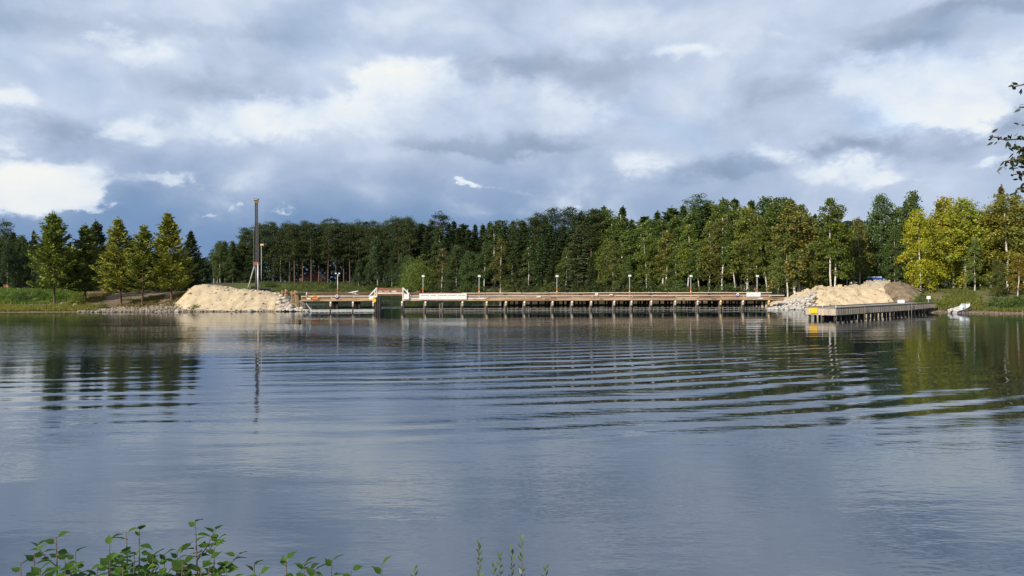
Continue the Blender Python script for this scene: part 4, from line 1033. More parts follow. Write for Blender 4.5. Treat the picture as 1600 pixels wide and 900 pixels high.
small_sign('deck_box', 841.5, 1.93, (.55, .16, .22), M_CREAM, 'pale box lying on the kerb left of the fourth lamp', y=-.06)
small_sign('deck_box', 864, 1.86, (.75, .12, .15), M_BROWN, 'flat brown box lying on the kerb by the fourth lamp', y=-.04)
# left bridgehead: thick mooring dolphins, barrier posts, red gear
for k, (p, Y, zt, r_, ln, lab) in enumerate(((441, 106.5, 2.85, .2, -.04, 'short brown timber dolphin half sunk in the sand, leftmost'), (446.5, 106, 3.0, .24, -.02, 'brown timber dolphin with rounded top, second from left'), (456, 104.5, 2.75, .26, .10, 'thick leaning brown timber dolphin before the bridgehead'), (461, 104.2, 2.85, .30, .20, 'thickest leaning brown timber dolphin at the bridgehead'))):
    d_ = empty('mooring_dolphin', (PX(p, Y), Y, 0)); tag(d_, lab, 'dolphin', 'timber dolphins at the left bridgehead')
    for j, (ox, oy) in enumerate(((0, 0), (r_ * .9, .12), (.1, r_ * 1.1))):
        MB().path([(ox + ln * 2.4, oy, -1.2), (ox * .6, oy * .6, zt - j * .12)], [r_ * .75, r_ * .6], 9).build('timber', mat('dolphin_timber', (.30, .20, .10), .9, .45, 2.5, stretch=(1, 1, .3), bump=.02), d_, True)
    MB().tube((0.05, .08, zt - .55), (0.05, .08, zt - .35), r_ * 1.12, r_ * 1.1, 10).build('chain_band', M_RUST, d_)
for p, c_, h_, lab in ((479.2, M_WHITE, 1.0, 'white topped barrier post at the left bridgehead'), (490.5, M_ORANGE, .75, 'red orange barrier post at the left bridgehead')):
    b_ = empty('barrier_post', on_bridge(p, .0, 1.6), bang); tag(b_, lab, 'post')
    MB().tube((0, 0, 0), (0, 0, h_ * .6), .06, .06, 8).build('lower_tube', M_ORANGE, b_, True); MB().tube((0, 0, h_ * .6), (0, 0, h_ * 1.02), .075, .05, 8).build('upper_tube', c_, b_, True)
    MB().box((0, 0, .02), (.3, .2, .04)).build('foot', M_RUBBER, b_)
rg = empty('red_gear', on_bridge(492.5, -.05, 1.62), bang); tag(rg, 'heap of red and yellow working gear on the deck edge', 'gear')
MB().box((0, 0, .16), (.9, .3, .3), taper=.6).build('crate', M_ORANGE, rg); MB().box((-.85, .02, .13), (.6, .25, .24), taper=.8).build('sack', M_CREAM, rg); MB().path([(-.5, -.1, .34), (.1, -.12, .5), (.5, -.1, .3)], .05, 6).build('hose', M_YEL, rg)

# ------------------------------------------------------------------ pile driver
YR = 113.0; XR = PX(401, YR); zr = 2.2
rig = empty('pile_driver', (XR, YR, zr)); tag(rig, 'tall dark lattice pile driver mast with yellow head', 'pile driver')
zt = ZZ(316, YR) - zr; zc = ZZ(410, YR) - zr
ch = .14
for sx_ in (-1, 1):
    for sy_ in (-1, 1):
        MB().beam((sx_ * ch, sy_ * ch, zc - .5), (sx_ * ch, sy_ * ch, zt), .09, .09).build('mast_chord', M_DGREY, rig)
nb_ = int((zt - zc) / .5)
for k in range(nb_):
    za = zc + (zt - zc) * k / nb_; zb_ = zc + (zt - zc) * (k + 1) / nb_
    m = MB(); s_ = 1 if k % 2 else -1
    for sy_ in (-1, 1): m.beam((-s_ * ch, sy_ * ch, za), (s_ * ch, sy_ * ch, zb_), .045, .045)
    for sx_ in (-1, 1): m.beam((sx_ * ch, -s_ * ch, za), (sx_ * ch, s_ * ch, zb_), .045, .045)
    m.box((0, -ch, zb_), (2 * ch, .04, .05)); m.box((0, ch, zb_), (2 * ch, .04, .05))
    m.build('lattice_brace', M_DGREY, rig)
MB().box((0, 0, zc + (zt - zc) * .33), (.20, .20, (zt - zc) * .66)).build('leader_tube', mat('mid_grey_steel', (.085, .085, .09), .6, .3, 2), rig)
MB().tube((0, 0, -.2), (0, 0, zc), .21, .21, 10).build('lower_column', M_DGREY, rig, True)
MB().box((0, 0, zc - .2), (.8, .7, .5)).build('collar', M_RUST, rig)
hd_ = MB().box((0, 0, zt + .18), (.56, .5, .5)).build('head', M_YEL, rig, bevel=.03)
for k in (-1, 1): MB().path([(k * .14, -.34, zt + .2), (k * .14, -.3, zt + .2)], .15, 14).build('sheave', M_DGREY, hd_)
MB().box((.0, 0, zt + .47), (.75, .5, .08)).build('top_plate', M_DGREY, hd_)
for (x1_, y1_, r_) in ((-1.42, -.5, .085), (-.55, 1.6, .07)):
    MB().tube((-.22, 0, zc - .1), (x1_, y1_, -.1), r_, r_, 8).build('back_stay', M_LGREY, rig, True)
MB().tube((.30, -.3, zc - .2), (.30, -.3, -.1), .10, .10, 8).build('hydraulic_ram', M_GALV, rig, True)
MB().tube((-.15, .9, 2.2), (-.75, .9, -.1), .06, .06, 8).build('back_stay', M_LGREY, rig, True)
for k in (-.34, .34): MB().path([(k, -.3, zt + .2), (k * 1.06, -.32, zc)], .016, 5, False).build('cable', M_LGREY, rig)
MB().box((-.2, 2.4, .45), (2.0, 3.6, .8)).build('machine_house', M_DGREY, rig, bevel=.06)
MB().box((-.65, 1.2, .7), (.85, 1.1, 1.0)).build('cab', M_GLASS, rig, bevel=.06)
for k in (-1, 1):
    MB().box((k * 1.15 + .2, 2.2, .2), (.55, 3.8, .6)).build('crawler_track', M_RUBBER, rig, bevel=.15)
pl = empty('work_light_pole', (PX(408.5, 118), 118, gz(PX(408.5, 118), 118))); tag(pl, 'thin pole with yellowish head just right of the pile driver', 'pole')
hp = ZZ(384, 118) - pl.location.z
MB().tube((0, 0, -.3), (0, 0, hp), .06, .045, 7).build('pole', M_LGREY, pl, True); MB().box((.15, 0, hp + .14), (.58, .3, .28), taper=.8).build('head', M_CREAM, pl, bevel=.03)
MB().box((.15, -.16, hp + .12), (.44, .02, .16)).build('lens', M_YEL, pl)

# ------------------------------------------------------------------ grey pier on the right
P0 = Vector((PX(1307, 78.0), 78.0)); P1 = Vector((PX(1462, 99.0), 99.0)); pd = P1 - P0; pl_ = pd.length; pang = math.atan2(pd.y, pd.x)
pier = empty('timber_pier', (P0.x, P0.y, 0), pang); tag(pier, 'grey boarded timber pier running from the right shore', 'pier'); PWD = 3.3
MB().box((pl_ / 2, PWD / 2, 1.20), (pl_, PWD - .14, .10)).build('deck', M_GREYW, pier)
rp = random.Random(8)
n_ = 13
for k in range(n_):
    a = pl_ * k / n_; b = pl_ * (k + 1) / n_; dz = rp.uniform(-.02, .02)
    zb_ = .55 + .12 * max(0, (k - 9) / 3)
    MB().box(((a + b) / 2, .02 + rp.uniform(-.01, .01), (1.16 + zb_) / 2 + dz), (b - a - .02, .07, 1.16 - zb_)).build('side_board', M_GREYV, pier)
    MB().box(((a + b) / 2, .06, 1.30 + dz * .5), (b - a - .03, .16, .12)).build('kerb', mat('dark_weathered', (.20, .18, .155), .9, .3, 2), pier)
    MB().box(((a + b) / 2, PWD - .06, 1.30), (b - a - .03, .16, .12)).build('kerb', mat('dark_weathered', (.20, .18, .155)), pier)
    for q in range(4):
        x = a + (b - a) * (q + .5) / 4; MB().box((x, -.026, (1.16 + zb_) / 2), (.03, .02, 1.14 - zb_)).build('batten', M_GREYV, pier)
for k in range(4):
    a = PWD * k / 4; MB().box((-.03, a + PWD / 8, .85), (.07, PWD / 4 - .02, .66)).build('end_board', M_GREYV, pier)
for k in range(7): MB().box((-.075, .25 + k * .47, .85), (.02, .03, .66)).build('batten', M_GREYV, pier)
MB().box((.06, PWD / 2, 1.30), (.16, PWD - .34, .12)).build('kerb', mat('dark_weathered', (.2, .18, .155)), pier)
MB().box((pl_ / 2, .16, .50), (pl_ - .3, .16, .14)).build('stringer', M_DARKP, pier)
MB().box((pl_ / 2, PWD - .2, .50), (pl_ - .3, .16, .14)).build('stringer', M_DARKP, pier)
me_pp = pile_mesh(.15, -2.2, .44, 'pier_pile', M_DARKP); me_pg = pile_mesh(.13, -2.2, .44, 'pier_pile_grey', M_GREYP)
for k in range(24):
    x = .4 + (pl_ - 2.5) * k / 23
    for yy in (.3, PWD * .5, PWD - .3):
        o = link('pile', me_pg if (k % 3 == 1 and yy < .5) else me_pp, pier); o.location = (x + rp.uniform(-.2, .2), yy, 0)
for x in (6.9, 20.4, 21.4):
    MB().tube((x, -.14, -2), (x, -.14, 1.6 if x > 7 else 1.5), .035, .035, 8).build('mooring_pole', M_GREYP, pier, True)
for x, y_ in ((.1, .1), (.1, 1.5), (.1, PWD - .1)):
    MB().tube((x, y_, 1.36), (x, y_, 1.56), .05, .04, 8).build('bollard', M_GALV, pier)
def put_on(root, ang_, base, x, y, z):
    v = Matrix.Rotation(ang_, 3, 'Z') @ Vector((x, y, 0)); return (base.x + v.x, base.y + v.y, z)
ys = empty('yellow_sign', put_on(pier, pang, P0, -.14, PWD - .95, .95), pang - math.pi / 2); tag(ys, 'yellow orange board fixed on the end of the grey pier', 'sign')
MB().box((0, 0, .03), (.84, .05, .54)).build('board', mat('sign_yellow', (.80, .42, .01), .5, .1, 2), ys); MB().box((0, -.03, .03), (.78, .01, .48)).build('face', mat('sign_yellow_face', (.82, .44, .01), .45, .08, 3), ys)
MB().box((-.3, .05, -.1), (.06, .05, .9)).build('support', M_GREYW, ys); MB().box((.3, .05, -.1), (.06, .05, .9)).build('support', M_GREYW, ys)
def post_sign(name, px, Y, ztop, wd, ht, lab, m=M_WHITE, z0=None, posts=1):
    X = PX(px, Y); z0 = gz(X, Y) if z0 is None else z0
    s = empty(name, (X, Y, z0)); tag(s, lab, 'sign')
    MB().box((0, 0, ztop - z0 - ht / 2), (wd, .03, ht)).build('plate', m, s)
    for k in range(posts): MB().tube(((k - (posts - 1) / 2) * wd * .6, .04, -.25), ((k - (posts - 1) / 2) * wd * .6, .04, ztop - z0 - .05), .03, .03, 7).build('post', M_LGREY, s, True)
    return s
post_sign('white_sign', 1408, 93.0, ZZ(468.5, 93), .85, .40, 'white rectangular board standing on the grey pier', z0=1.25, posts=2)
post_sign('white_sign', 1451, 101.0, ZZ(462.5, 101), .52, .42, 'white sign on a post beside the inner end of the pier')
post_sign('white_sign', 1329.5, 121, ZZ(440.5, 121), .34, .34, 'small round edged white sign behind the broad sand heap', z0=2.3)
post_sign('white_sign', 1337, 123, ZZ(440.5, 123), .5, .2, 'small flat pale sign left of the gravel heap', mat('sign_cream', (.7, .6, .45), .7), z0=2.3)
yb = empty('yellow_box', (PX(1312.5, 119.5), 119.5, ZZ(448, 119.5) - .3)); tag(yb, 'pale yellow box on top of the broad sand heap', 'box')
MB().box((0, 0, .3), (.5, .4, .6)).build('body', mat('pale_yellow', (.72, .55, .25), .7), yb, bevel=.03); MB().box((0, 0, .63), (.54, .44, .05)).build('lid', M_CREAM, yb)
pk = empty('dark_plank', (PX(1286, 117.5), 117.5, ZZ(452.5, 117.5)), -.05); tag(pk, 'dark plank lying on the sand below the twin white birch trunks', 'plank')
MB().box((0, 0, 0), (1.9, .35, .12)).build('board', M_BROWN, pk); MB().box((0, .2, .1), (1.7, .2, .06)).build('board', M_GREYW, pk)
# barrier line under the trees
fn = empty('wire_barrier', (PX(1296, 128), 128, gz(PX(1296, 128), 128))); tag(fn, 'thin pale barrier rail strung under the birches left of the van', 'barrier')
xb_ = PX(1362, 128) - PX(1296, 128)
for k in range(5): MB().tube((xb_ * k / 4, 0, -.3), (xb_ * k / 4, 0, 1.35), .03, .03, 6).build('post', M_LGREY, fn, True)
MB().beam((0, 0, 1.3), (xb_, 0, 1.42), .03, .05).build('rail', M_GALV, fn); MB().beam((0, 0, .7), (xb_, 0, .75), .02, .03).build('rail', M_LGREY, fn)

# ------------------------------------------------------------------ vehicles
def wheel(parent, x, y, r_, wd=.2):
    t_ = MB().path([(x, y - wd / 2, r_), (x, y + wd / 2, r_)], r_, 18).build('wheel', M_RUBBER, parent, False)
    MB().path([(x, y - wd / 2 - .012, r_), (x, y + wd / 2 + .012, r_)], r_ * .6, 14).build('rim', M_LGREY, t_)
vn = empty('box_van', (PX(1370.5, 130), 130, ZZ(437, 130) - 1.45), rad(12)); tag(vn, 'blue box van with white roof behind the gravel heap', 'van')
MB().box((-.45, 0, 1.12), (2.0, 1.75, 1.35)).build('cargo_box', M_BLUE, vn, bevel=.05)
MB().box((-.55, 0, 1.90), (1.75, 1.7, .20), taper=.9).build('roof', M_WHITE, vn, bevel=.04)
MB().add([(.58, -.8, .45), (1.42, -.8, .45), (1.42, -.8, .95), (1.15, -.8, 1.55), (.58, -.8, 1.6), (.58, .8, .45), (1.42, .8, .45), (1.42, .8, .95), (1.15, .8, 1.55), (.58, .8, 1.6)],
         [(0, 1, 2, 3, 4), (9, 8, 7, 6, 5), (0, 5, 6, 1), (1, 6, 7, 2), (2, 7, 8, 3), (3, 8, 9, 4), (4, 9, 5, 0)]).build('cab', M_WHITE, vn, bevel=.04)
MB().box((.86, -.81, 1.22), (.42, .02, .42)).build('window', M_GLASS, vn)
MB().box((1.30, 0, 1.24), (.05, 1.3, .5), ).build('windscreen', M_GLASS, vn).rotation_euler = (0, 0, 0)
MB().box((-.45, -.885, 1.15), (.5, .014, .5)).build('emblem_panel', M_WHITE, vn)
for x in (-1.0, 1.0):
    for y_ in (-.78, .78): wheel(vn, x, y_, .34)
for y_ in (-.6, .6): MB().box((1.43, y_, .72), (.03, .26, .16)).build('headlight', M_GALV, vn)
MB().box((0, 0, .4), (2.6, 1.5, .14)).build('chassis', M_DGREY, vn)
M_CAR = mat('car_grey', (.055, .06, .065), .45, .1)
cr = empty('parked_car', (PX(30, 138), 138, gz(PX(30, 138), 138)), rad(5)); tag(cr, 'grey parked car in the shade of the left wood', 'car')
pf = [(-2.0, .35), (-2.05, .75), (-1.75, .88), (-1.2, 1.32), (.35, 1.36), (1.0, .92), (1.9, .8), (2.05, .6), (2.0, .35)]
vs = [(x, s * (.82 if z < 1 else .66), z) for s in (-1, 1) for x, z in pf]; k = len(pf)
MB().add(vs, [tuple(range(k)), tuple(range(2 * k - 1, k - 1, -1))] + [(i, i + k, (i + 1) % k + k, (i + 1) % k) for i in range(k)]).build('body', M_CAR, cr, bevel=.04)
for sg_ in (-1, 1):
    MB().box((-.45, sg_ * .735, 1.1), (1.3, .06, .28), taper=.95).build('window', M_GLASS, cr)
for x in (-1.25, 1.25):
    for y_ in (-.74, .74): wheel(cr, x, y_, .31)
for y_ in (-.55, .55): MB().box((2.0, y_, .66), (.08, .3, .12)).build('headlight', M_GALV, cr); MB().box((-2.03, y_, .7), (.06, .26, .12)).build('tail_light', M_ORANGE, cr)
rbx = empty('rust_box', (PX(15, 137), 137, gz(PX(15, 137), 137))); tag(rbx, 'rust orange skip standing beside the grey car on the left', 'skip')
MB().box((0, 0, .52), (1.25, 1.1, .8), taper=1.12).build('body', mat('skip_orange', (.26, .095, .04), .75, .35, 2), rbx, bevel=.02)
for x in (-.4, 0, .4): MB().box((x, -.6, .52), (.06, .06, .78)).build('rib', mat('skip_orange', (.42, .16, .06)), rbx)
MB().box((0, 0, .94), (1.46, 1.3, .06)).build('rim', M_RUST, rbx); MB().box((0, 0, .06), (1.0, .9, .12)).build('skid', M_DGREY, rbx)
sl = empty('concrete_slabs', (PX(52, 133), 133, gz(PX(52, 133), 133)), .03); tag(sl, 'low stack of pale concrete slabs beside the left road', 'slabs')
for k, (x, z, l) in enumerate(((-.55, .08, 1.3), (.75, .08, 1.25), (.1, .22, 1.9))): MB().box((x, 0, z), (l, .8, .13)).build('slab', M_CONC, sl, bevel=.01)

# ------------------------------------------------------------------ boats
def hull(L_, Bm, hgt, n=13):
    rows = []
    for i in range(n):
        s = i / (n - 1); b = Bm / 2 * (1 - max(0, (s - .4) / .6) ** 2.3 * .97); kz = .5 * max(0, (s - .5) / .5) ** 2.2; sz = hgt + .26 * s ** 2
        x = L_ * (s - .5)
        rows.append([(x, -b, sz), (x, -b * .86, kz + .20 + .12 * s), (x, 0, kz), (x, b * .86, kz + .20 + .12 * s), (x, b, sz)])
    return rows
def make_boat(root, L_, Bm, hgt, mh, mi):
    R_ = hull(L_, Bm, hgt); n = len(R_); m = MB(); vs = [p for r_ in R_ for p in r_]; fs = []
    for i in range(n - 1):
        for j in range(4): fs.append((i * 5 + j, i * 5 + j + 1, (i + 1) * 5 + j + 1, (i + 1) * 5 + j))
    fs.append((0, 1, 2, 3, 4)); m.add(vs, fs); h = m.build('hull', mh, root, False)
    sd = h.modifiers.new('thick', 'SOLIDIFY'); sd.thickness = .03; sd.offset = 1
    fl = MB(); a = [(x, y * .80, .28 + .2 * max(0, x / L_ + .1)) for x, y in [(r_[0][0], r_[0][1]) for r_ in R_[:-2]]]; b = [(x, -y, z) for x, y, z in a]
    q = len(a); fl.add(a + b, [(i, i + 1, q + i + 1, q + i) for i in range(q - 1)]); fl.build('floor', mi, root)
    return h, R_
bt = empty('motorboat', (PX(1502.5, 97.0), 97.0, .02), rad(38)); tag(bt, 'small white and silver motorboat with blue stripe pulled ashore', 'boat')
h, RR = make_boat(bt, 4.0, 1.7, .60, mat('boat_silver', (.62, .62, .62), .35, .12, 2, metal=.3), M_LGREY)
for sgn in (0, 4):
    st = MB(); q = []
    for r_ in RR:
        up_, lo = Vector(r_[sgn]), Vector(r_[1 if sgn == 0 else 3]); o_ = Vector((0, -.06 if sgn == 0 else .06, 0))
        q += [lo.lerp(up_, .38) + o_, lo.lerp(up_, .74) + o_]
    st.add(q, [(2 * i, 2 * i + 1, 2 * i + 3, 2 * i + 2) for i in range(len(RR) - 1)]).build('stripe', M_NAVY, h)
    gw = MB().path([Vector(r_[sgn]) + Vector((0, 0, .02)) for r_ in RR], .035, 6).build('gunwale', M_WHITE, h, True)
fdk = MB(); q = [(r_[0], r_[4]) for r_ in RR[-6:]]
fdk.add([p for ab in q for p in ab], [(2 * i, 2 * i + 1, 2 * i + 3, 2 * i + 2) for i in range(len(q) - 1)]).build('foredeck', M_WHITE, bt)
for x in (-1.1, -.15): MB().box((x, 0, .48), (.35, 1.3, .10)).build('thwart', M_CREAM, bt, bevel=.02)
MB().box((.45, .3, .72), (.4, .5, .5), taper=.8).build('console', M_WHITE, bt, bevel=.03)
ws = MB().path([(.35, -.62, .66), (.62, -.5, 1.12), (.72, 0, 1.16), (.62, .5, 1.12), (.35, .62, .66)], .03, 6).build('windscreen_frame', M_WHITE, bt, True)
MB().add([(.40, -.58, .70), (.62, -.48, 1.09), (.72, 0, 1.13), (.62, .48, 1.09), (.40, .58, .70), (.55, 0, .72)], [(0, 1, 2, 5), (5, 2, 3, 4)]).build('glass', mat('boat_glass', (.25, .32, .34), .08, .1, spec=.8), ws)
for y_ in (-.32, .32): MB().path([(1.35, y_, .72), (1.55, y_ * .8, 1.08), (1.85, y_ * .35, 1.12), (1.93, y_ * .2, .86)], .028, 6).build('bow_rail', M_WHITE, bt, True)
mo = MB().box((-2.22, 0, .78), (.42, .34, .42), taper=.75).build('outboard_motor', mat('motor_grey', (.55, .52, .50), .5, .2), bt, bevel=.05)
MB().box((-2.2, 0, .35), (.16, .12, .6)).build('motor_leg', M_DGREY, mo); MB().box((-2.02, 0, .62), (.12, .3, .3)).build('clamp', M_DGREY, mo)
bt.rotation_euler = (rad(4), rad(-10), rad(20)); bt.location.z = .10; bt.scale = (.80, .80, .86)
rw = empty('rowing_boat', (PX(551, 290.5), 290.5, gz(PX(551, 290.5), 290.5) - .02), rad(14)); tag(rw, 'small white rowing boat drawn up on the far grassy bank', 'boat')
make_boat(rw, 4.6, 1.5, .5, M_WHITE, M_GREYW); rw.rotation_euler = (rad(14), rad(-8), rad(14))
for x in (-1.0, .4): MB().box((x, 0, .42), (.3, 1.15, .05)).build('thwart', M_TAN, rw)

# ------------------------------------------------------------------ far houses
def house(px, Y, wd, dp, hw, hr, wall, roof, lab, rz):
    X = PX(px, Y); z0 = gz(X, Y); hs = empty('house', (X, Y, z0), rz); tag(hs, lab, 'house')
    a, b = wd / 2, dp / 2
    MB().add([(-a, -b, 0), (a, -b, 0), (a, b, 0), (-a, b, 0), (-a, -b, hw), (a, -b, hw), (a, b, hw), (-a, b, hw), (0, -b, hw + hr), (0, b, hw + hr)],
             [(0, 1, 5, 8, 4), (2, 3, 7, 9, 6), (1, 2, 6, 5), (3, 0, 4, 7)]).build('wall', wall, hs)
    for s in (-1, 1):
        rf = MB().add([(s * (a + .4), -b - .4, hw - .35), (s * (a + .4), b + .4, hw - .35), (0, b + .4, hw + hr + .05), (0, -b - .4, hw + hr + .05), (s * (a + .4), -b - .4, hw - .17), (s * (a + .4), b + .4, hw - .17), (0, b + .4, hw + hr + .23), (0, -b - .4, hw + hr + .23)],
             [(0, 1, 2, 3), (7, 6, 5, 4), (0, 4, 5, 1), (3, 2, 6, 7), (0, 3, 7, 4), (1, 5, 6, 2)]).build('roof', roof, hs)
    MB().box((a * .4, b * .3, hw + hr * .9), (.6, .6, 1.4)).build('chimney', M_CONC, rf)
    for x in (-a * .45, a * .45):
        f = MB().box((x, -b - .02, hw * .55), (1.2, .06, 1.3)).build('window', M_WHITE, hs); MB().box((x, -b - .06, hw * .55), (.95, .03, 1.05)).build('pane', M_GLASS, f)
    f = MB().box((0, -b - .02, hw + hr * .3), (.9, .06, .9)).build('window', M_WHITE, hs); MB().box((0, -b - .06, hw + hr * .3), (.7, .03, .7)).build('pane', M_GLASS, f)
    d_ = MB().box((a * .0, -b - .02, 1.05), (.95, .06, 2.1)).build('door', M_BROWN, hs); MB().box((.35, -b - .07, 1.05), (.06, .05, .15)).build('handle', M_GALV, d_)
house(317, 345, 6.5, 9, 3.0, 3.2, mat('house_white', (.62, .64, .62), .8, .1), mat('house_roof', (.10, .10, .11), .8, .2), 'pale gabled house showing between the pines and the mast', rad(-18))
house(490, 352, 12, 8, 3.0, 2.6, mat('house_red', (.24, .10, .08), .8, .2), mat('house_roof', (.1, .1, .11)), 'dark red house glimpsed through the far pine stand', rad(8))
gp = empty('gate_post', (PX(325, 335), 335, gz(PX(325, 335), 335))); tag(gp, 'tall slim white post right of the gabled house', 'post')
MB().tube((0, 0, -.3), (0, 0, 5.6), .32, .2, 10).build('shaft', M_WHITE, gp, True); MB().tube((0, 0, 5.6), (0, 0, 5.85), .26, .05, 10).build('cap', M_LGREY, gp, True)

# ------------------------------------------------------------------ wood far behind, one mass
def mass(name, px0, px1, yfun, topfun, n, size, col, seed, label):
    r = np.random.default_rng(seed); px = px0 + (px1 - px0) * r.random(n); Y = yfun(px) + 16 * r.random(n); X = PX(px, Y)
    tp = HC + (HY - (topfun(px) + 7 * np.abs(vnoise(px * .21, px * 0 + 3)) * 2)) / FPX * Y
    z = 1.5 + (tp - 1.5) * r.random(n) ** .8
    C = np.stack([X, Y, z], 1); o = link(name, crown_mesh(name, C, size, size * .5, r, M_NEEDLE)); o.color = (*col, 1)
    return tag(o, label, 'wood', kind='stuff')
SKX, SKYY = zip(*SKY_P); SHX, SHYY = zip(*SH_P)
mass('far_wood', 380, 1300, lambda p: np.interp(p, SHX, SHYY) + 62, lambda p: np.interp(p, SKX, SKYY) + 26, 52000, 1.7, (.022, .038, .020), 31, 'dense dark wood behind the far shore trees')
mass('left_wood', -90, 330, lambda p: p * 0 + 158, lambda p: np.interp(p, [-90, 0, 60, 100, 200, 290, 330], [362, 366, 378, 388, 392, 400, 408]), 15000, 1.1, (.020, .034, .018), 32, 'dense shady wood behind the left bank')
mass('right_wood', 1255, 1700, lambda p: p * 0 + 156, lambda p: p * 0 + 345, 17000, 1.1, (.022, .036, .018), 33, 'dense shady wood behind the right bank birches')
mass('distant_wood', 250, 400, lambda p: p * 0 + 520, lambda p: np.interp(p, [250, 310, 325, 340, 400], [402, 401, 404, 400, 400]), 6000, 3.0, (.035, .05, .04), 34, 'distant wood in the gap left of the mast')

# ------------------------------------------------------------------ near shrubs on the photographer's bank
def alder_leaf(seed):
    r = random.Random(seed); n = 9; vs = [(0, 0, 0)]; L_ = 1.0
    prof_ = [.14, .29, .36, .37, .33, .25, .16, .07]
    left = []; right = []
    for i, wv in enumerate(prof_):
        y = (i + .8) / (n - .2); j = 1 + (.13 if i % 2 else -.06) + r.uniform(-.04, .04)
        bend = -.34 * y * y
        left.append((-wv * j, y, .10 * wv + bend)); right.append((wv * j, y, .10 * wv + bend))
    mid = [(0, (i + .8) / (n - .2), -.04 - .34 * ((i + .8) / (n - .2)) ** 2 - .02) for i in range(len(prof_))]
    tip = (r.uniform(-.05, .05), 1.08, -.42)
    k = len(prof_); vs = [(0, 0, 0)] + left + mid + right + [tip]; fs = []
    Lf = lambda i: 1 + i; Md = lambda i: 1 + k + i; Rt = lambda i: 1 + 2 * k + i; T = 1 + 3 * k
    fs += [(0, Md(0), Lf(0)), (0, Rt(0), Md(0))]
    for i in range(k - 1): fs += [(Lf(i), Md(i), Md(i + 1), Lf(i + 1)), (Md(i), Rt(i), Rt(i + 1), Md(i + 1))]
    fs += [(Lf(k - 1), Md(k - 1), T), (Md(k - 1), Rt(k - 1), T)]
    m = MB().add(vs, fs)
    m.path([(0, -.25, .03), (0, 0, 0)], [.022, .018], 4, False)
    me = m.mesh('leaf', True); me.materials.append(M_NEAR); return me
LEAVES = [alder_leaf(i) for i in range(4)]
rl = random.Random(77)
def place_leaf(parent, p, d, size, col, nm='leaf'):
    d = Vector(d).normalized(); up = Vector((rl.uniform(-.4, .4), rl.uniform(-.5, .2), 1)); x = d.cross(up).normalized(); z = x.cross(d)
    o = link(nm, rl.choice(LEAVES), parent)
    M_ = Matrix((x, d, z)).transposed().to_4x4(); M_.translation = Vector(p); o.matrix_basis = M_ @ Matrix.Diagonal((size * rl.uniform(.85, 1.1), size, size, 1))
    k = rl.uniform(.5, 1.25); o.color = (col[0] * k, col[1] * k, col[2] * k, 1); return o
SAP = [  # tip column, row, distance, side shoots, leaves on the leader
    (30, 876, 4.7, 1, 4, 'sapling with few leaves at the lower left corner'), (52, 858, 4.4, 1, 4, 'thin stemmed sapling, second from the lower left corner'), (86, 833, 4.5, 3, 7, 'taller alder sapling left of the dense leafy clump'), (116, 857, 4.7, 2, 6, 'leafy sapling right of the taller leftmost sapling'),
    (170, 836, 4.5, 3, 8, 'alder sapling starting the dense leafy clump, left side'), (196, 826, 4.8, 2, 6, 'slender sapling in the middle of the dense clump'), (216, 823, 4.6, 3, 7, 'tallest sapling of the dense leafy clump'), (238, 862, 4.4, 2, 6, 'low sapling right of the dense clump'), (256, 860, 4.9, 1, 5, 'small sapling between the dense clump and the tallest sapling'),
    (304, 809, 4.6, 5, 9, 'tallest near sapling with a pair of leaves at its tip'), (276, 858, 4.8, 2, 6, 'leafy shoot left of the tallest sapling'), (334, 850, 4.4, 3, 7, 'leafy shoot right of the tallest sapling'), (352, 888, 4.3, 0, 3, 'single big curled leaf shoot right of the tallest sapling'),
    (150, 884, 4.3, 2, 7, 'low leafy shoot at the left foot of the dense clump'), (190, 880, 4.2, 3, 8, 'low leafy shoot in the heart of the dense clump'), (226, 884, 4.3, 2, 7, 'low leafy shoot at the right foot of the dense clump'), (312, 880, 4.2, 3, 8, 'low leafy shoot at the foot of the tallest sapling'), (100, 886, 4.3, 2, 6, 'low leafy shoot under the taller leftmost sapling'),
    (60, 884, 4.25, 2, 7, 'low leafy shoot between the two leftmost saplings'), (170, 868, 4.3, 3, 8, 'bushy shoot in front of the dense clump, left half'), (208, 862, 4.35, 3, 8, 'bushy shoot in front of the dense clump, right half'), (284, 872, 4.3, 3, 8, 'bushy shoot left of the tallest sapling stem'), (326, 868, 4.3, 3, 8, 'bushy shoot right of the tallest sapling stem'), (492, 884, 4.3, 2, 7, 'low leafy shoot under the low group'), (404, 890, 4.25, 2, 7, 'lowest bushy shoot right of the tallest sapling'),
    (396, 877, 4.5, 2, 6, 'low bushy sapling right of the tallest one'), (446, 868, 4.6, 2, 5, 'sapling with small upright leaves, left of the low group'), (474, 874, 4.4, 2, 6, 'low leafy sapling in the middle of the low group'), (518, 870, 4.6, 2, 6, 'upright sapling right of the low group'), (548, 886, 4.5, 1, 4, 'lowest leafy shoot at the bottom edge'), (596, 877, 4.5, 0, 3, 'lone shoot with few leaves at the bottom edge')]
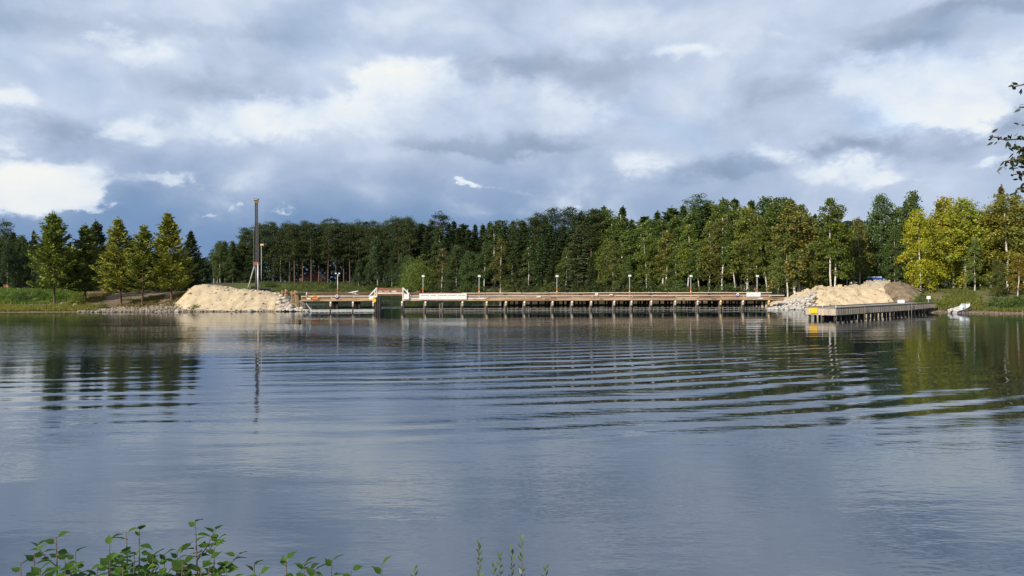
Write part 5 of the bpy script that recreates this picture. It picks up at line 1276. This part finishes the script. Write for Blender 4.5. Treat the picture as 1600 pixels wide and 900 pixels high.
for (px, py, Y, ns, nl, lab) in SAP:
    X = PX(px, Y); zt = ZZ(py, Y); bxp = X + rl.uniform(-.06, .06); z0 = gz(bxp, Y)
    s = empty('alder_sapling', (bxp, Y, z0)); tag(s, lab, 'sapling', 'saplings on the near bank')
    tip = Vector((X - bxp, 0, zt - z0 - .03)); mid = Vector((tip.x * .4 + rl.uniform(-.02, .02), rl.uniform(-.04, .04), tip.z * .55))
    m = MB(); m.path([(0, 0, -.1), mid, tip.lerp(mid, .3) + Vector((rl.uniform(-.01, .01), 0, 0)), tip], [.011, .007, .004, .0022], 6)
    col = (.100, .205, .026)
    def leader(a, b, nl, sz):
        for i in range(nl):
            t = 1 - (i / max(nl, 1)) ** 1.1 * .999 if nl > 1 else 1; p = Vector(a).lerp(Vector(b), max(0, t))
            az = i * 2.5 + rl.uniform(-.5, .5); el = rl.uniform(.5, 1.0) if i < 2 else rl.uniform(-.15, .45)
            if rl.random() < .7: az = (0 if math.cos(az) > 0 else math.pi) + rl.uniform(-.7, .7)
            d = (math.cos(az) * math.cos(el), math.sin(az) * math.cos(el) * .8, math.sin(el))
            place_leaf(s, p + Vector(d) * sz * .2, d, 1.2 * sz * (rl.uniform(.75, 1.15) if i else .95), col)
    leader(tip - Vector((0, 0, .10 + .035 * nl)), tip, nl, .056)
    for k in range(ns):
        b0 = mid.lerp(tip, rl.uniform(.45, .8)); sx = (-1) ** k * rl.uniform(.06, .16); e = b0 + Vector((sx, rl.uniform(-.08, .08), rl.uniform(.08, .2)))
        e.z = min(e.z, tip.z - .05); m.path([b0, b0.lerp(e, .5) + Vector((0, 0, -.015)), e], [.004, .003, .002], 5)
        leader(b0.lerp(e, .2), e, 7, .050)
    if ns >= 2:   # leafy lower storey, just under the frame and below
        for i in range(16):
            t = rl.uniform(.5, .88); p = mid.lerp(tip, t) if t > .5 else mid * (t / .5); az = rl.uniform(0, 6.28); d = (math.cos(az), math.sin(az) * .8, rl.uniform(-.2, .5))
            place_leaf(s, p + Vector((d[0] * .05, d[1] * .05, 0)), d, rl.uniform(.055, .08), (.085, .175, .024))
    m.build('stem', M_SHRUBSTEM, s, True)
# willow shoots with narrow upright leaves
def lance(p, d, l, wd):
    d = Vector(d).normalized(); sd = d.cross(Vector((rl.uniform(-1, 1), rl.uniform(-1, 1), .3))).normalized() * wd
    return [p, p + d * l * .45 + sd, p + d * l, p + d * l * .45 - sd]
for (px, py, Y, n_, lab) in [(748, 844, 4.6, 40, 'willow shoot standing alone left of the willow cluster'), (772, 880, 4.5, 16, 'short willow shoot at the foot of the cluster'), (781, 866, 4.7, 28, 'second willow shoot of the cluster from the left'), (800, 853, 4.6, 38, 'tall willow shoot left of the tallest one'), (815, 838, 4.6, 48, 'tallest willow shoot of the cluster'), (853, 886, 4.5, 14, 'small willow shoot right of the cluster'), (648, 886, 4.6, 12, 'tiny willow shoot between alders and willow cluster')]:
    X = PX(px, Y); zt = ZZ(py, Y); z0 = gz(X, Y); s = empty('willow_shoot', (X, Y, z0)); tag(s, lab, 'willow shoot', 'willow shoots on the near bank')
    m = MB(); lf = MB(); tp = Vector((0, 0, zt - z0 - .02)); b0 = Vector((rl.uniform(-.05, .05), .02, 0))
    m.path([b0 - Vector((0, 0, .1)), b0.lerp(tp, .5) + Vector((rl.uniform(-.02, .02), 0, 0)), tp], [.007, .004, .0015], 5)
    for i in range(n_):
        q = tp.lerp(b0, .0 + .22 * (i / n_) * (n_ / 26)); az = i * 2.4; el = 1.1 - .6 * min(1, i / n_ * 1.3)
        d = (math.cos(az) * math.cos(el), math.sin(az) * math.cos(el), math.sin(el)); lf.add(lance(q, d, rl.uniform(.034, .052), .0078), [(0, 1, 2, 3)])
    o = lf.build('leaves', M_NEAR, s); o.color = (.20, .30, .09, 1); m.build('stem', M_SHRUBSTEM, s, True)
# tree at the right whose twigs reach into the picture
tx, ty = 8.6, 6.3; tz = gz(tx, ty); ot = empty('overhanging_tree', (tx, ty, tz)); tag(ot, 'leafy twigs of a near tree reaching in at the right edge', 'tree')
MB().path([(0, 0, -.3), (.1, 0, 2), (0, .1, 5), (.15, 0, 8)], [.16, .13, .09, .03], 9).build('trunk', M_SPRUCEBARK, ot, True)
def wpt(px, py, Y): return Vector((PX(px, Y) - tx, Y - ty, ZZ(py, Y) - tz))
TW = [([(1760, 60, 6.2), (1640, 120, 6.1), (1600, 132, 6.0), (1584, 136, 6.0)], 10, .6), ([(1640, 190, 6.1), (1596, 196, 6.0)], 7, .6), ([(1700, 160, 6.2), (1612, 168, 6.0), (1591, 168, 6.0)], 8, .6),
      ([(1760, 190, 6.3), (1660, 212, 6.1), (1600, 217, 6.0), (1570, 219, 6.0), (1546, 213, 5.95)], 26, .55), ([(1660, 212, 6.1), (1615, 232, 6.0), (1582, 233, 6.0)], 34, .85), ([(1660, 225, 6.2), (1610, 246, 6.0), (1570, 252, 6.0)], 40, .85),
      ([(1700, 250, 6.2), (1620, 266, 6.0), (1582, 273, 6.0)], 26, .8), ([(1690, 270, 6.2), (1630, 290, 6.0), (1586, 297, 6.0)], 24, .7), ([(1660, 215, 6.3), (1620, 240, 6.15), (1592, 246, 6.1)], 36, .95), ([(1640, 100, 6.1), (1602, 112, 6.0)], 6, .6), ([(1760, 330, 6.3), (1660, 320, 6.0), (1612, 318, 6.0)], 26, .8)]
for pts_, n_, wv in TW:
    P_ = [wpt(*q) for q in pts_]; root_ = Vector((.05, .05, min(max(P_[0].z - .5, .5), 7)))
    MB().path([root_, root_.lerp(P_[0], .6) + Vector((0, 0, .15))] + P_, [.03, .018] + [.008 * (1 - .8 * i / len(P_)) + .0015 for i in range(len(P_))], 5).build('branch', M_SHRUBSTEM, ot, True)
    lf = MB(); n_ = int(n_ * 1.9)
    for i in range(n_):
        t = (i + rl.random()) / n_; k = t * (len(P_) - 1); a = int(min(k, len(P_) - 2)); p = P_[a].lerp(P_[a + 1], k - a)
        p = p + Vector((rl.gauss(0, .03), rl.gauss(0, .05), rl.gauss(-.015, .03))) * wv
        d = Vector((rl.uniform(-1, .6), rl.uniform(-.7, .7), rl.uniform(-.8, .5))).normalized()
        sd = d.cross(Vector((rl.uniform(-1, 1), rl.uniform(-1, 1), rl.uniform(-1, 1)))).normalized() * rl.uniform(.010, .016); l = rl.uniform(.042, .062)
        lf.add([p, p + d * l * .3 + sd * .9, p + d * l * .6 + sd * .8, p + d * l, p + d * l * .6 - sd * .8, p + d * l * .3 - sd * .9], [(0, 1, 2, 3, 4, 5)])
    o = lf.build('leaves', M_NEAR, ot); o.color = (.05, .075, .03, 1)
